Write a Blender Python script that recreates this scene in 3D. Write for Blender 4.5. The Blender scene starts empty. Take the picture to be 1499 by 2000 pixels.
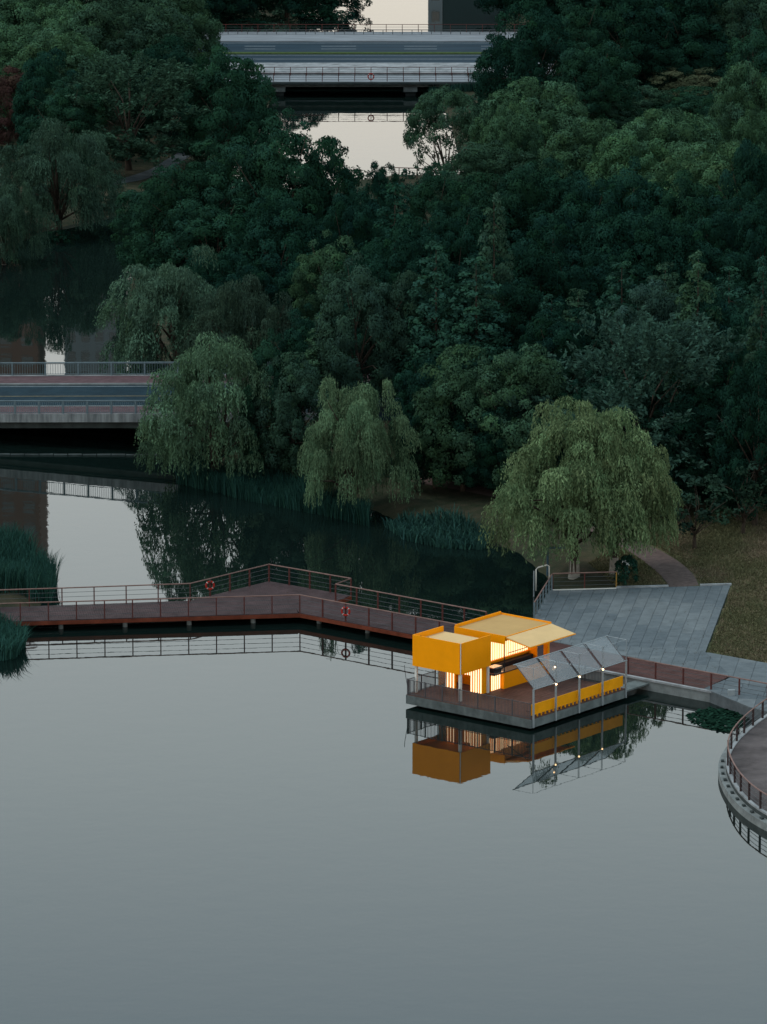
import bpy, math, random
import numpy as np
from mathutils import Matrix, Vector

random.seed(7)
RNG = np.random.default_rng(11)
SC = bpy.context.scene
COL = SC.collection
R = math.radians

# ------------------------------------------------------------------ camera
CAM_H = 86.6
F_PX = 10400.0                       # focal length in pixels of a 1499 x 2000 picture
PITCH = math.atan(2289.0 / F_PX)     # looking down about 12.4 degrees
cam = bpy.data.cameras.new('camera')
cam.sensor_fit = 'VERTICAL'
cam.sensor_height = 36.0
cam.lens = F_PX / 2000.0 * 36.0
cam.clip_start = 1.0
cam.clip_end = 9000.0
cam_o = bpy.data.objects.new('camera', cam)
cam_o.location = (0, 0, CAM_H)
cam_o.rotation_euler = (math.pi / 2 - PITCH, 0, 0)
COL.objects.link(cam_o)
SC.camera = cam_o

# ------------------------------------------------------------------ sky, sun, exposure
SUN_EL, SUN_AZ = R(58), R(-85)       # azimuth measured from +Y towards +X
world = bpy.data.worlds.new('World')
SC.world = world
world.use_nodes = True
wn, wl = world.node_tree.nodes, world.node_tree.links
wn.clear()
w_out = wn.new('ShaderNodeOutputWorld')
w_bg = wn.new('ShaderNodeBackground')
w_bg.inputs['Strength'].default_value = 0.1
sky = wn.new('ShaderNodeTexSky')
sky.sky_type = 'NISHITA'
sky.sun_disc = False
sky.sun_elevation = SUN_EL
sky.sun_rotation = SUN_AZ
sky.air_density = 1.0
sky.dust_density = 2.0
sky.ozone_density = 2.0
# thin even dusk cloud veil in front of the clear sky: warm and bright low down, cool and dimmer overhead
w_tc = wn.new('ShaderNodeTexCoord')
w_sep = wn.new('ShaderNodeSeparateXYZ')
wl.new(w_tc.outputs['Generated'], w_sep.inputs[0])
w_ramp = wn.new('ShaderNodeValToRGB')
wl.new(w_sep.outputs['Z'], w_ramp.inputs['Fac'])
VEIL = [(0.0, (1.62, 1.42, 1.16)), (0.13, (1.62, 1.50, 1.29)), (0.20, (1.40, 1.48, 1.45)),
        (0.26, (1.25, 1.42, 1.44)), (0.31, (0.95, 1.17, 1.28)), (0.6, (0.56, 0.77, 0.86)), (1.0, (0.50, 0.70, 0.80))]
els = w_ramp.color_ramp.elements
while len(els) < len(VEIL):
    els.new(0.5)
for e, (p, c) in zip(els, VEIL):
    e.position = p
    e.color = (c[0] / 2, c[1] / 2, c[2] / 2, 1)
w_sc = wn.new('ShaderNodeVectorMath')
w_sc.operation = 'SCALE'
w_sc.inputs['Scale'].default_value = 20.0
wl.new(w_ramp.outputs['Color'], w_sc.inputs[0])
w_mix = wn.new('ShaderNodeMixRGB')
w_mix.inputs['Fac'].default_value = 0.9
wl.new(sky.outputs[0], w_mix.inputs['Color1'])
wl.new(w_sc.outputs[0], w_mix.inputs['Color2'])
wl.new(w_mix.outputs[0], w_bg.inputs['Color'])
wl.new(w_bg.outputs[0], w_out.inputs['Surface'])

sun = bpy.data.lights.new('sun', 'SUN')
sun.energy = 1.5
sun.angle = R(30)
sun.color = (1.0, 0.98, 0.94)
sun_o = bpy.data.objects.new('sun', sun)
sd = Vector((math.sin(SUN_AZ) * math.cos(SUN_EL), math.cos(SUN_AZ) * math.cos(SUN_EL), math.sin(SUN_EL)))
sun_o.rotation_euler = sd.to_track_quat('Z', 'Y').to_euler()
sun_o.location = (0, 300, 200)
COL.objects.link(sun_o)

SC.view_settings.view_transform = 'Standard'
SC.view_settings.look = 'None'
SC.view_settings.exposure = 0.0
SC.view_settings.gamma = 1.0
SC.view_settings.use_curve_mapping = False
SC.render.engine = 'CYCLES'
SC.cycles.use_denoising = True
SC.cycles.max_bounces = 6
SC.cycles.diffuse_bounces = 3
SC.cycles.glossy_bounces = 3
SC.cycles.transmission_bounces = 4
SC.cycles.transparent_max_bounces = 6
SC.cycles.sample_clamp_indirect = 4.0

# ------------------------------------------------------------------ helpers
_c, _s = math.cos(PITCH), math.sin(PITCH)
def P(px, py, z=0.0):
    """world point at height z that stands at that place of the survey photograph"""
    a = (px - 749.5) / F_PX
    b = (py - 1000.0) / F_PX
    t = (z - CAM_H) / (-_s - b * _c)
    return np.array([a * t, (_c - b * _s) * t, z])

def pxm(py):                         # photograph pixels per metre on the ground at that row
    return 28.0 * (py + 1289.0) / 2484.0

class MB:
    def __init__(self):
        self.v, self.f = [], []
    def add(self, vs, fs):
        n = len(self.v)
        self.v += [tuple(float(q) for q in p) for p in vs]
        self.f += [tuple(i + n for i in f) for f in fs]
        return self
    def box(self, x0, x1, y0, y1, z0, z1):
        vs = [(x, y, z) for z in (z0, z1) for y in (y0, y1) for x in (x0, x1)]
        return self.add(vs, [(0, 2, 3, 1), (4, 5, 7, 6), (0, 1, 5, 4), (2, 6, 7, 3), (0, 4, 6, 2), (1, 3, 7, 5)])
    def prism(self, poly, z0, z1):
        n = len(poly)
        ar = sum(poly[i][0] * poly[(i + 1) % n][1] - poly[(i + 1) % n][0] * poly[i][1] for i in range(n))
        if ar < 0:
            poly = poly[::-1]
        vs = [(p[0], p[1], z0) for p in poly] + [(p[0], p[1], z1) for p in poly]
        fs = [tuple(range(n - 1, -1, -1)), tuple(range(n, 2 * n))]
        fs += [(i, (i + 1) % n, n + (i + 1) % n, n + i) for i in range(n)]
        return self.add(vs, fs)
    def slab(self, a, b, c, d, t):   # four top corners, thickness t down
        vs = [a, b, c, d] + [(p[0], p[1], p[2] - t) for p in (a, b, c, d)]
        return self.add(vs, [(0, 1, 2, 3), (7, 6, 5, 4), (0, 4, 5, 1), (1, 5, 6, 2), (2, 6, 7, 3), (3, 7, 4, 0)])
    def tube(self, pts, rad, n=6, caps=True):
        pts = [np.array(p, float) for p in pts]
        rad = [rad] * len(pts) if np.isscalar(rad) else rad
        k0 = len(self.v)
        for i, p in enumerate(pts):
            d = pts[min(i + 1, len(pts) - 1)] - pts[max(i - 1, 0)]
            d = d / (np.linalg.norm(d) + 1e-9)
            up = np.array([0, 0, 1.0]) if abs(d[2]) < 0.9 else np.array([1.0, 0, 0])
            s = np.cross(d, up); s /= np.linalg.norm(s)
            t = np.cross(s, d)
            for j in range(n):
                a = 2 * math.pi * j / n + math.pi / n
                q = p + rad[i] * (math.cos(a) * s + math.sin(a) * t)
                self.v.append(tuple(q))
        for i in range(len(pts) - 1):
            for j in range(n):
                a = k0 + i * n + j; b = k0 + i * n + (j + 1) % n
                self.f.append((a, a + n, b + n, b))
        if caps:
            self.f.append(tuple(k0 + j for j in range(n)))
            m = k0 + (len(pts) - 1) * n
            self.f.append(tuple(m + j for j in range(n - 1, -1, -1)))
        return self
    def mesh(self, name, mat, smooth=False):
        me = bpy.data.meshes.new(name)
        me.from_pydata(self.v, [], self.f)
        if mat is not None:
            me.materials.append(mat)
        if smooth:
            me.polygons.foreach_set('use_smooth', [True] * len(me.polygons))
        me.update()
        return me
    def build(self, name, mat, parent=None, local=False, smooth=False, kind=None):
        """local=False: the vertices are world points and are moved into the parent's frame"""
        if parent is not None and not local:
            inv = frame(parent).inverted()
            self.v = [tuple(inv @ Vector(p)) for p in self.v]
        return link(name, self.mesh(name, mat, smooth), parent, kind=kind)

FR = {}
def frame(o):
    return FR.get(o.name, Matrix.Identity(4))

def link(name, me, parent=None, loc=(0, 0, 0), rz=0.0, kind=None):
    o = bpy.data.objects.new(name, me)
    COL.objects.link(o)
    o.location = loc
    o.rotation_euler = (0, 0, rz)
    if parent is not None:
        o.parent = parent
    m = Matrix.Translation(Vector(loc)) @ Matrix.Rotation(rz, 4, 'Z')
    FR[o.name] = (frame(parent) @ m) if parent is not None else m
    if kind:
        o['kind'] = kind
    return o

def thing(name, label, cat, loc=(0, 0, 0), rz=0.0, group=None):
    o = link(name, None, None, tuple(float(q) for q in loc), rz)
    o.empty_display_size = 0.5
    return tag(o, label, cat, group)

def tag(o, label=None, cat=None, group=None, kind=None):
    if label: o['label'] = label
    if cat: o['category'] = cat
    if group: o['group'] = group
    if kind: o['kind'] = kind
    return o

# ------------------------------------------------------------------ materials
def new_mat(name):
    m = bpy.data.materials.new(name)
    m.use_nodes = True
    return m, m.node_tree.nodes, m.node_tree.links, m.node_tree.nodes['Principled BSDF']

def surf(name, col, rough=0.7, var=0.25, scale=2.0, col2=None, bump=0.0, bscale=30.0, metal=0.0, spec=0.04, stretch=None, detail=6.0):
    """plain surface with uneven colour (noise between col and col2) and fine relief"""
    m, n, l, b = new_mat(name)
    tc = n.new('ShaderNodeTexCoord')
    mp = n.new('ShaderNodeMapping')
    l.new(tc.outputs['Object'], mp.inputs[0])
    if stretch: mp.inputs['Scale'].default_value = stretch
    nz = n.new('ShaderNodeTexNoise')
    nz.inputs['Scale'].default_value = scale
    nz.inputs['Detail'].default_value = detail
    nz.inputs['Roughness'].default_value = 0.65
    l.new(mp.outputs[0], nz.inputs['Vector'])
    rp = n.new('ShaderNodeValToRGB')
    c2 = col2 or tuple(q * (1 - var) for q in col)
    c1 = col if col2 else tuple(min(1, q * (1 + var * 0.6)) for q in col)
    rp.color_ramp.elements[0].position = 0.32
    rp.color_ramp.elements[1].position = 0.68
    rp.color_ramp.elements[0].color = (*c2, 1)
    rp.color_ramp.elements[1].color = (*c1, 1)
    l.new(nz.outputs['Fac'], rp.inputs['Fac'])
    l.new(rp.outputs['Color'], b.inputs['Base Color'])
    b.inputs['Roughness'].default_value = rough
    b.inputs['Metallic'].default_value = metal
    b.inputs['Specular IOR Level'].default_value = spec
    if bump > 0:
        nb = n.new('ShaderNodeTexNoise')
        nb.inputs['Scale'].default_value = bscale
        nb.inputs['Detail'].default_value = 4
        l.new(tc.outputs['Object'], nb.inputs['Vector'])
        bp = n.new('ShaderNodeBump')
        bp.inputs['Strength'].default_value = bump
        bp.inputs['Distance'].default_value = 0.05
        l.new(nb.outputs['Fac'], bp.inputs['Height'])
        l.new(bp.outputs[0], b.inputs['Normal'])
    return m

def leaf_mat(name, trans=0.25):
    """leaf colour: the tree's own tint (object colour) times a random shade of each leaf clump"""
    m, n, l, b = new_mat(name)
    oi = n.new('ShaderNodeObjectInfo')
    at = n.new('ShaderNodeAttribute'); at.attribute_name = 'shade'
    mul = n.new('ShaderNodeVectorMath'); mul.operation = 'SCALE'
    l.new(oi.outputs['Color'], mul.inputs[0]); l.new(at.outputs['Fac'], mul.inputs['Scale'])
    hs = n.new('ShaderNodeHueSaturation')
    l.new(mul.outputs[0], hs.inputs['Color'])
    at2 = n.new('ShaderNodeAttribute'); at2.attribute_name = 'hue'
    l.new(at2.outputs['Fac'], hs.inputs['Hue'])
    l.new(hs.outputs[0], b.inputs['Base Color'])
    b.inputs['Roughness'].default_value = 0.6
    b.inputs['Specular IOR Level'].default_value = 0.0
    tr = n.new('ShaderNodeBsdfTranslucent')
    l.new(hs.outputs[0], tr.inputs['Color'])
    mx = n.new('ShaderNodeMixShader'); mx.inputs['Fac'].default_value = trans
    l.new(b.outputs[0], mx.inputs[1]); l.new(tr.outputs[0], mx.inputs[2])
    l.new(mx.outputs[0], n['Material Output'].inputs['Surface'])
    return m

def emis(name, col, strength):
    m, n, l, b = new_mat(name)
    b.inputs['Base Color'].default_value = (*col, 1)
    b.inputs['Emission Color'].default_value = (*col, 1)
    b.inputs['Emission Strength'].default_value = strength
    return m

M = {}
M['yellow'] = surf('yellow_panel', (0.90, 0.31, 0.0005), 0.5, 0.05, 1.2, spec=0.1)
M['yellow_bench'] = surf('yellow_bench', (0.80, 0.32, 0.004), 0.5, 0.10, 1.5, spec=0.1)
M['cream'] = surf('cream_roof', (0.47, 0.29, 0.115), 0.6, 0.08, 1.0)
M['flap'] = surf('cream_flap', (0.64, 0.43, 0.21), 0.6, 0.06, 1.0)
M['white_steel'] = surf('white_steel', (0.62, 0.60, 0.56), 0.5, 0.08, 2.0)
M['grey_steel'] = surf('grey_steel', (0.30, 0.33, 0.35), 0.4, 0.15, 2.0, metal=0.3)
M['rail_steel'] = surf('fence_steel', (0.085, 0.082, 0.088), 0.5, 0.2, 2.0)
M['dark'] = surf('dark_machine', (0.03, 0.03, 0.032), 0.35, 0.2, 3.0)
M['chrome'] = surf('brushed_chrome', (0.65, 0.62, 0.55), 0.25, 0.1, 3.0, metal=0.9)
M['hull'] = surf('pontoon_cladding', (0.135, 0.155, 0.155), 0.7, 0.35, 1.2, bump=0.2)
M['hull_dark'] = surf('pontoon_float', (0.02, 0.026, 0.026), 0.6, 0.3, 1.2)
M['deck_in'] = surf('kiosk_decking', (0.115, 0.062, 0.050), 0.55, 0.35, 1.6, stretch=(1, 6, 1))
M['deck'] = surf('timber_decking', (0.060, 0.037, 0.038), 0.55, 0.4, 0.8, bump=0.2)
M['deck_red'] = surf('timber_decking_red', (0.085, 0.042, 0.038), 0.6, 0.35, 0.8, bump=0.2)
M['beam_red'] = surf('red_brown_beam', (0.14, 0.038, 0.022), 0.6, 0.35, 1.2)
M['post_red'] = surf('red_brown_post', (0.095, 0.034, 0.030), 0.5, 0.25, 3.0)
M['post_dark'] = surf('dark_post', (0.05, 0.034, 0.034), 0.5, 0.25, 3.0)
M['post_ochre'] = surf('ochre_post', (0.26, 0.15, 0.04), 0.6, 0.2, 3.0)
M['handrail'] = surf('timber_handrail', (0.20, 0.125, 0.110), 0.5, 0.25, 2.0)
M['cable'] = surf('wire_cable', (0.09, 0.095, 0.10), 0.5, 0.2, 3.0, metal=0.3)
M['concrete'] = surf('concrete', (0.19, 0.205, 0.205), 0.85, 0.35, 0.9, bump=0.3)
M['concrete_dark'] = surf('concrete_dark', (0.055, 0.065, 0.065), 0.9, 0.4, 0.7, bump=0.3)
M['concrete_pale'] = surf('concrete_pale', (0.26, 0.27, 0.28), 0.85, 0.45, 0.7, stretch=(1, 1, 0.3), bump=0.2)
M['fascia'] = surf('stained_fascia', (0.27, 0.285, 0.29), 0.85, 0.3, 2.2, col2=(0.10, 0.105, 0.11), stretch=(1, 1, 0.12), bump=0.2)
M['asphalt'] = surf('asphalt', (0.016, 0.033, 0.045), 0.85, 0.3, 0.5, bump=0.2)
M['asphalt_far'] = surf('asphalt_far', (0.024, 0.042, 0.058), 0.8, 0.3, 0.4, stretch=(0.15, 1.5, 1))
M['paver_pink'] = surf('pink_pavers', (0.098, 0.060, 0.066), 0.8, 0.3, 1.5, bump=0.2)
M['walk_grey'] = surf('pale_walkway', (0.21, 0.225, 0.245), 0.8, 0.25, 0.6, stretch=(0.4, 2, 1))
M['paint_white'] = surf('white_marking', (0.20, 0.22, 0.235), 0.7, 0.3, 3.0)
M['paint_yellow'] = surf('yellow_marking', (0.17, 0.135, 0.075), 0.7, 0.3, 3.0)
M['steel_blue'] = surf('blue_grey_railing', (0.125, 0.165, 0.185), 0.5, 0.2, 2.0)
M['buoy_red'] = surf('buoy_red', (0.36, 0.026, 0.018), 0.5, 0.15, 3.0)
M['buoy_white'] = surf('buoy_band', (0.42, 0.38, 0.36), 0.6, 0.1, 3.0)
M['bark'] = surf('bark', (0.055, 0.043, 0.034), 0.9, 0.5, 3.0, bump=0.6, stretch=(1, 1, 0.3))
M['limewash'] = surf('limewash', (0.26, 0.24, 0.21), 0.9, 0.3, 4.0)
M['leaf'] = leaf_mat('leaf')
M['reed'] = leaf_mat('reed_blade', 0.2)
M['pad'] = leaf_mat('lily_pad', 0.05)
M['path'] = surf('brick_path', (0.125, 0.090, 0.082), 0.85, 0.3, 2.5, bump=0.4)
M['path_dark'] = surf('dark_path', (0.075, 0.085, 0.09), 0.9, 0.35, 0.8)
M['tower_brown'] = surf('tower_brown', (0.17, 0.105, 0.085), 0.8, 0.25, 0.02)
M['tower_pale'] = surf('tower_pale', (0.20, 0.23, 0.25), 0.8, 0.2, 0.02)
M['tower_grey'] = surf('tower_grey', (0.035, 0.050, 0.054), 0.8, 0.2, 0.02)
M['pane'] = surf('dark_pane', (0.03, 0.04, 0.045), 0.1, 0.1, 1.0, spec=0.6)
M['sign'] = surf('pale_sign', (0.55, 0.56, 0.55), 0.6, 0.1, 2.0)
M['lamp_blue'] = surf('lamp_blue', (0.05, 0.09, 0.12), 0.5, 0.2, 2.0)
M['strip'] = emis('warm_light_tube', (1.0, 0.74, 0.43), 1.7)
M['bulb'] = emis('warm_bulb', (1.0, 0.66, 0.34), 7.0)

def glass_mat():
    m, n, l, b = new_mat('frosted_panel')
    b.inputs['Base Color'].default_value = (0.36, 0.37, 0.385, 1)
    b.inputs['Roughness'].default_value = 0.25
    tp = n.new('ShaderNodeBsdfTransparent'); tp.inputs['Color'].default_value = (0.86, 0.9, 0.92, 1)
    mx = n.new('ShaderNodeMixShader'); mx.inputs['Fac'].default_value = 0.42
    nz = n.new('ShaderNodeTexNoise'); nz.inputs['Scale'].default_value = 1.3
    tc = n.new('ShaderNodeTexCoord'); l.new(tc.outputs['Object'], nz.inputs['Vector'])
    mr = n.new('ShaderNodeMapRange'); mr.inputs['To Min'].default_value = 0.28; mr.inputs['To Max'].default_value = 0.44
    l.new(nz.outputs['Fac'], mr.inputs['Value']); l.new(mr.outputs[0], mx.inputs['Fac'])
    l.new(tp.outputs[0], mx.inputs[1]); l.new(b.outputs[0], mx.inputs[2])
    l.new(mx.outputs[0], n['Material Output'].inputs['Surface'])
    return m
M['frost'] = glass_mat()

def clear_glass():
    m, n, l, b = new_mat('clear_pane')
    b.inputs['Base Color'].default_value = (0.25, 0.28, 0.28, 1)
    b.inputs['Roughness'].default_value = 0.05
    tp = n.new('ShaderNodeBsdfTransparent'); tp.inputs['Color'].default_value = (0.8, 0.85, 0.85, 1)
    mx = n.new('ShaderNodeMixShader'); mx.inputs['Fac'].default_value = 0.3
    l.new(tp.outputs[0], mx.inputs[1]); l.new(b.outputs[0], mx.inputs[2])
    l.new(mx.outputs[0], n['Material Output'].inputs['Surface'])
    return m
M['glass'] = clear_glass()

def water_mat():
    m, n, l, b = new_mat('still_water')
    b.inputs['Base Color'].default_value = (0.004, 0.009, 0.008, 1)
    b.inputs['Roughness'].default_value = 0.015
    b.inputs['IOR'].default_value = 1.333
    tc = n.new('ShaderNodeTexCoord')
    # slow swell and fine ripple, both very shallow
    h = None
    for sc, st in ((0.45, 0.003), (2.4, 0.0005)):
        nz = n.new('ShaderNodeTexNoise'); nz.inputs['Scale'].default_value = sc; nz.inputs['Detail'].default_value = 2.0
        l.new(tc.outputs['Object'], nz.inputs['Vector'])
        ml = n.new('ShaderNodeMath'); ml.operation = 'MULTIPLY'; ml.inputs[1].default_value = st
        l.new(nz.outputs['Fac'], ml.inputs[0])
        if h is None: h = ml
        else:
            ad = n.new('ShaderNodeMath'); ad.operation = 'ADD'
            l.new(h.outputs[0], ad.inputs[0]); l.new(ml.outputs[0], ad.inputs[1]); h = ad
    bp = n.new('ShaderNodeBump'); bp.inputs['Strength'].default_value = 1.0; bp.inputs['Distance'].default_value = 1.0
    l.new(h.outputs[0], bp.inputs['Height']); l.new(bp.outputs[0], b.inputs['Normal'])
    return m
M['water'] = water_mat()

def ground_mat():
    m, n, l, b = new_mat('park_ground')
    tc = n.new('ShaderNodeTexCoord')
    def noise(sc, det=6, rough=0.6, st=None):
        z = n.new('ShaderNodeTexNoise'); z.inputs['Scale'].default_value = sc
        z.inputs['Detail'].default_value = det; z.inputs['Roughness'].default_value = rough
        if st:
            mp = n.new('ShaderNodeMapping'); mp.inputs['Scale'].default_value = st
            l.new(tc.outputs['Object'], mp.inputs[0]); l.new(mp.outputs[0], z.inputs['Vector'])
        else:
            l.new(tc.outputs['Object'], z.inputs['Vector'])
        return z
    def ramp(src, stops):
        r = n.new('ShaderNodeValToRGB'); e = r.color_ramp.elements
        while len(e) < len(stops): e.new(0.5)
        for q, (p, c) in zip(e, stops): q.position = p; q.color = (*c, 1)
        l.new(src, r.inputs['Fac']); return r
    fine = noise(0.55, 10, 0.78, (1.0, 0.5, 1))
    lawn = ramp(fine.outputs['Fac'], [(0.33, (0.040, 0.052, 0.026)), (0.46, (0.072, 0.074, 0.038)), (0.55, (0.115, 0.094, 0.058)), (0.68, (0.16, 0.12, 0.08))])
    soil = ramp(noise(0.9, 8, 0.7).outputs['Fac'], [(0.3, (0.016, 0.026, 0.014)), (0.5, (0.036, 0.036, 0.023)), (0.7, (0.062, 0.048, 0.034))])
    big = noise(0.12, 4)
    at = n.new('ShaderNodeAttribute'); at.attribute_name = 'lawn'
    mx = n.new('ShaderNodeMixRGB'); l.new(at.outputs['Fac'], mx.inputs['Fac'])
    l.new(soil.outputs[0], mx.inputs['Color1']); l.new(lawn.outputs[0], mx.inputs['Color2'])
    gr = ramp(big.outputs['Fac'], [(0.35, (0.75, 0.9, 0.8)), (0.65, (1.15, 1.05, 1.0))])
    m2 = n.new('ShaderNodeMixRGB'); m2.blend_type = 'MULTIPLY'; m2.inputs['Fac'].default_value = 1
    l.new(mx.outputs[0], m2.inputs['Color1']); l.new(gr.outputs[0], m2.inputs['Color2'])
    l.new(m2.outputs[0], b.inputs['Base Color'])
    b.inputs['Roughness'].default_value = 0.95
    b.inputs['Specular IOR Level'].default_value = 0.1
    nb = noise(7, 5, 0.7)
    bp = n.new('ShaderNodeBump'); bp.inputs['Strength'].default_value = 0.7; bp.inputs['Distance'].default_value = 0.12
    l.new(nb.outputs['Fac'], bp.inputs['Height']); l.new(bp.outputs[0], b.inputs['Normal'])
    return m
M['ground'] = ground_mat()

# ------------------------------------------------------------------ terrain and water
WATER_PX = [(590, -420), (600, -60), (590, 50), (545, 190), (520, 235), (500, 285), (430, 335), (330, 385), (240, 420),
            (120, 447), (60, 468), (0, 500), (-150, 560), (-420, 700), (-420, 900), (-260, 1000), (40, 1075), (108, 1130),
            (95, 1185), (20, 1225), (25, 1268), (-60, 1300), (-360, 1400), (-420, 1700), (-420, 2400), (1800, 2400),
            (1800, 1800), (1640, 1640), (1560, 1530), (1560, 1420), (1475, 1376), (1235, 1318), (1085, 1262), (1062, 1232),
            (1085, 1172), (1052, 1128), (1000, 1082), (955, 1062), (880, 1052), (770, 1022), (700, 990), (520, 947), (395, 914),
            (430, 888), (610, 868), (600, 800), (520, 752), (340, 722), (245, 690), (232, 600), (252, 520), (330, 470),
            (450, 430), (560, 392), (640, 366), (760, 348), (900, 350), (885, 300), (870, 240), (850, 197), (965, 110),
            (1000, -30), (975, -62), (836, -64), (833, -420)]
WATER_POLY = np.array([P(x, y)[:2] for x, y in WATER_PX])

def in_poly(x, y, poly):
    ins = np.zeros(x.shape, bool)
    j = len(poly) - 1
    for i in range(len(poly)):
        xi, yi = poly[i]; xj, yj = poly[j]
        cnd = ((yi > y) != (yj > y)) & (x < (xj - xi) * (y - yi) / (yj - yi + 1e-12) + xi)
        ins ^= cnd
        j = i
    return ins

def dist_poly(x, y, poly, closed=True):
    d = np.full(x.shape, 1e9)
    n = len(poly)
    for i in range(n if closed else n - 1):
        a = poly[i]; b = poly[(i + 1) % n]
        ab = b - a
        t = np.clip(((x - a[0]) * ab[0] + (y - a[1]) * ab[1]) / (ab @ ab + 1e-9), 0, 1)
        d = np.minimum(d, np.hypot(x - a[0] - t * ab[0], y - a[1] - t * ab[1]))
    return d

def sstep(a, b, x):
    t = np.clip((x - a) / (b - a), 0, 1)
    return t * t * (3 - 2 * t)

_ba, _bb = P(100, 874), P(640, 898.7)
_bd = (_bb - _ba) / np.linalg.norm(_bb - _ba)
_re = _bb + _bd * 2.0 + np.array([-_bd[1], _bd[0], 0]) * 9.0
ROAD_E = np.array([_re[:2], (_re + _bd * 60)[:2]])
PLAZA_MAIN = [P(1073, 1153, 0.8)[:2], P(1427, 1143, 0.8)[:2], P(1378, 1273, 0.8)[:2], P(1430, 1322, 0.8)[:2], P(1073, 1251, 0.8)[:2], P(1042, 1209, 0.8)[:2]]
PLAZA_SIDE = [P(1378, 1273, 0.8)[:2], P(1560, 1306, 0.8)[:2], P(1560, 1405, 0.8)[:2], P(1463, 1380, 0.8)[:2], P(1376, 1344, 0.8)[:2], P(1430, 1322, 0.8)[:2]]
BOARDWALK_SHORE = [P(1060, 1246, 0.8)[:2], P(1430, 1322, 0.8)[:2], P(1463, 1383, 0.8)[:2], P(1228, 1322, 0.8)[:2]]

def ground_h(x, y, flat=True):
    x = np.asarray(x, float); y = np.asarray(y, float)
    d = dist_poly(x, y, WATER_POLY)
    sd_ = np.where(in_poly(x, y, WATER_POLY), -d, d)
    z = np.where(sd_ < 0, -0.15 + 0.9 * np.clip(sd_, -1.2, 0), -0.15 + 0.95 * sstep(0.0, 2.6, sd_))
    z = z + np.where(sd_ > 2, 0.18 * (np.sin(x * 0.31 + 1.3 * np.sin(y * 0.13)) * np.sin(y * 0.17 + x * 0.05)), 0) * sstep(2, 8, sd_)
    dr = dist_poly(x, y, ROAD_E, closed=False)
    z = z + 2.6 * (1 - sstep(9.0, 15.0, dr)) * sstep(0.5, 5, sd_)
    # gentle far rise on the wooded right side
    z = z + 1.0 * sstep(30, 70, x) * sstep(450, 560, y) * sstep(2, 10, sd_)
    if flat:
        pl = np.array([PLAZA_MAIN[0], PLAZA_MAIN[1], PLAZA_MAIN[2], PLAZA_SIDE[1], PLAZA_SIDE[2], PLAZA_SIDE[3], BOARDWALK_SHORE[3], PLAZA_MAIN[5]])
        dp = np.where(in_poly(x, y, pl), 0, dist_poly(x, y, pl))
        k = 1 - sstep(0.6, 3.0, dp)
        inside = (dp < 0.01) & (sd_ > -0.3)
        z = np.where(sd_ > 0, z * (1 - k) + np.where(inside, 0.55, 0.74) * k, z)
    return z

def axis(a, b, step, far):
    q = list(np.arange(a, b + step * 0.5, step))
    e = step * 1.5
    lo, hi = q[0], q[-1]
    pre, post = [], []
    while hi < far[1]: hi += e; post.append(hi); e *= 1.35
    e = step * 1.5
    while lo > far[0]: lo -= e; pre.append(lo); e *= 1.35
    return np.array(pre[::-1] + q + post)

def build_ground():
    xs = axis(-62, 72, 0.8, (-4000, 4000))
    ys = axis(318, 740, 1.0, (-600, 6000))
    X, Y = np.meshgrid(xs, ys)
    Z = ground_h(X.ravel(), Y.ravel()).reshape(X.shape)
    nx, ny = len(xs), len(ys)
    co = np.stack([X, Y, Z], -1).reshape(-1, 3)
    i = np.arange(nx * ny).reshape(ny, nx)
    f = np.stack([i[:-1, :-1], i[:-1, 1:], i[1:, 1:], i[1:, :-1]], -1).reshape(-1, 4)
    me = quads('ground', co, f, M['ground'])
    lawn_poly = np.array([P(x, y, 0.8)[:2] for x, y in ((1200, 1085), (1290, 1040), (1400, 1000), (1560, 960), (1700, 1100), (1600, 1320), (1370, 1280), (1340, 1150))])
    dl = np.where(in_poly(co[:, 0], co[:, 1], lawn_poly), 0, dist_poly(co[:, 0], co[:, 1], lawn_poly))
    a = me.attributes.new('lawn', 'FLOAT', 'POINT')
    a.data.foreach_set('value', (1 - sstep(0, 4, dl)).astype(np.float32))
    me.polygons.foreach_set('use_smooth', np.ones(len(me.polygons), bool))
    return tag(link('ground', me), kind='structure')

def quads(name, co, f, mat, attrs=None, normals=None):
    me = bpy.data.meshes.new(name)
    k = f.shape[1]
    me.vertices.add(len(co)); me.vertices.foreach_set('co', np.ascontiguousarray(co, np.float32).ravel())
    me.loops.add(f.size); me.loops.foreach_set('vertex_index', np.ascontiguousarray(f, np.int32).ravel())
    me.polygons.add(len(f)); me.polygons.foreach_set('loop_start', np.arange(0, f.size, k, dtype=np.int32))
    me.polygons.foreach_set('loop_total', np.full(len(f), k, np.int32)) if False else None
    me.update(calc_edges=True)
    me.materials.append(mat)
    for nm, val in (attrs or {}).items():
        a = me.attributes.new(nm, 'FLOAT', 'FACE')
        a.data.foreach_set('value', np.ascontiguousarray(val, np.float32))
    if normals is not None:
        me.polygons.foreach_set('use_smooth', np.ones(len(me.polygons), bool))
        me.normals_split_custom_set_from_vertices(np.ascontiguousarray(normals, np.float32))
    return me

build_ground()
wm = MB().add([(-4000, -600, 0), (4000, -600, 0), (4000, 6000, 0), (-4000, 6000, 0)], [(0, 1, 2, 3)])
tag(wm.build('water', M['water']), kind='structure')
# ------------------------------------------------------------------ trees
def unit(v):
    return v / (np.linalg.norm(v, axis=-1, keepdims=True) + 1e-9)

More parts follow.
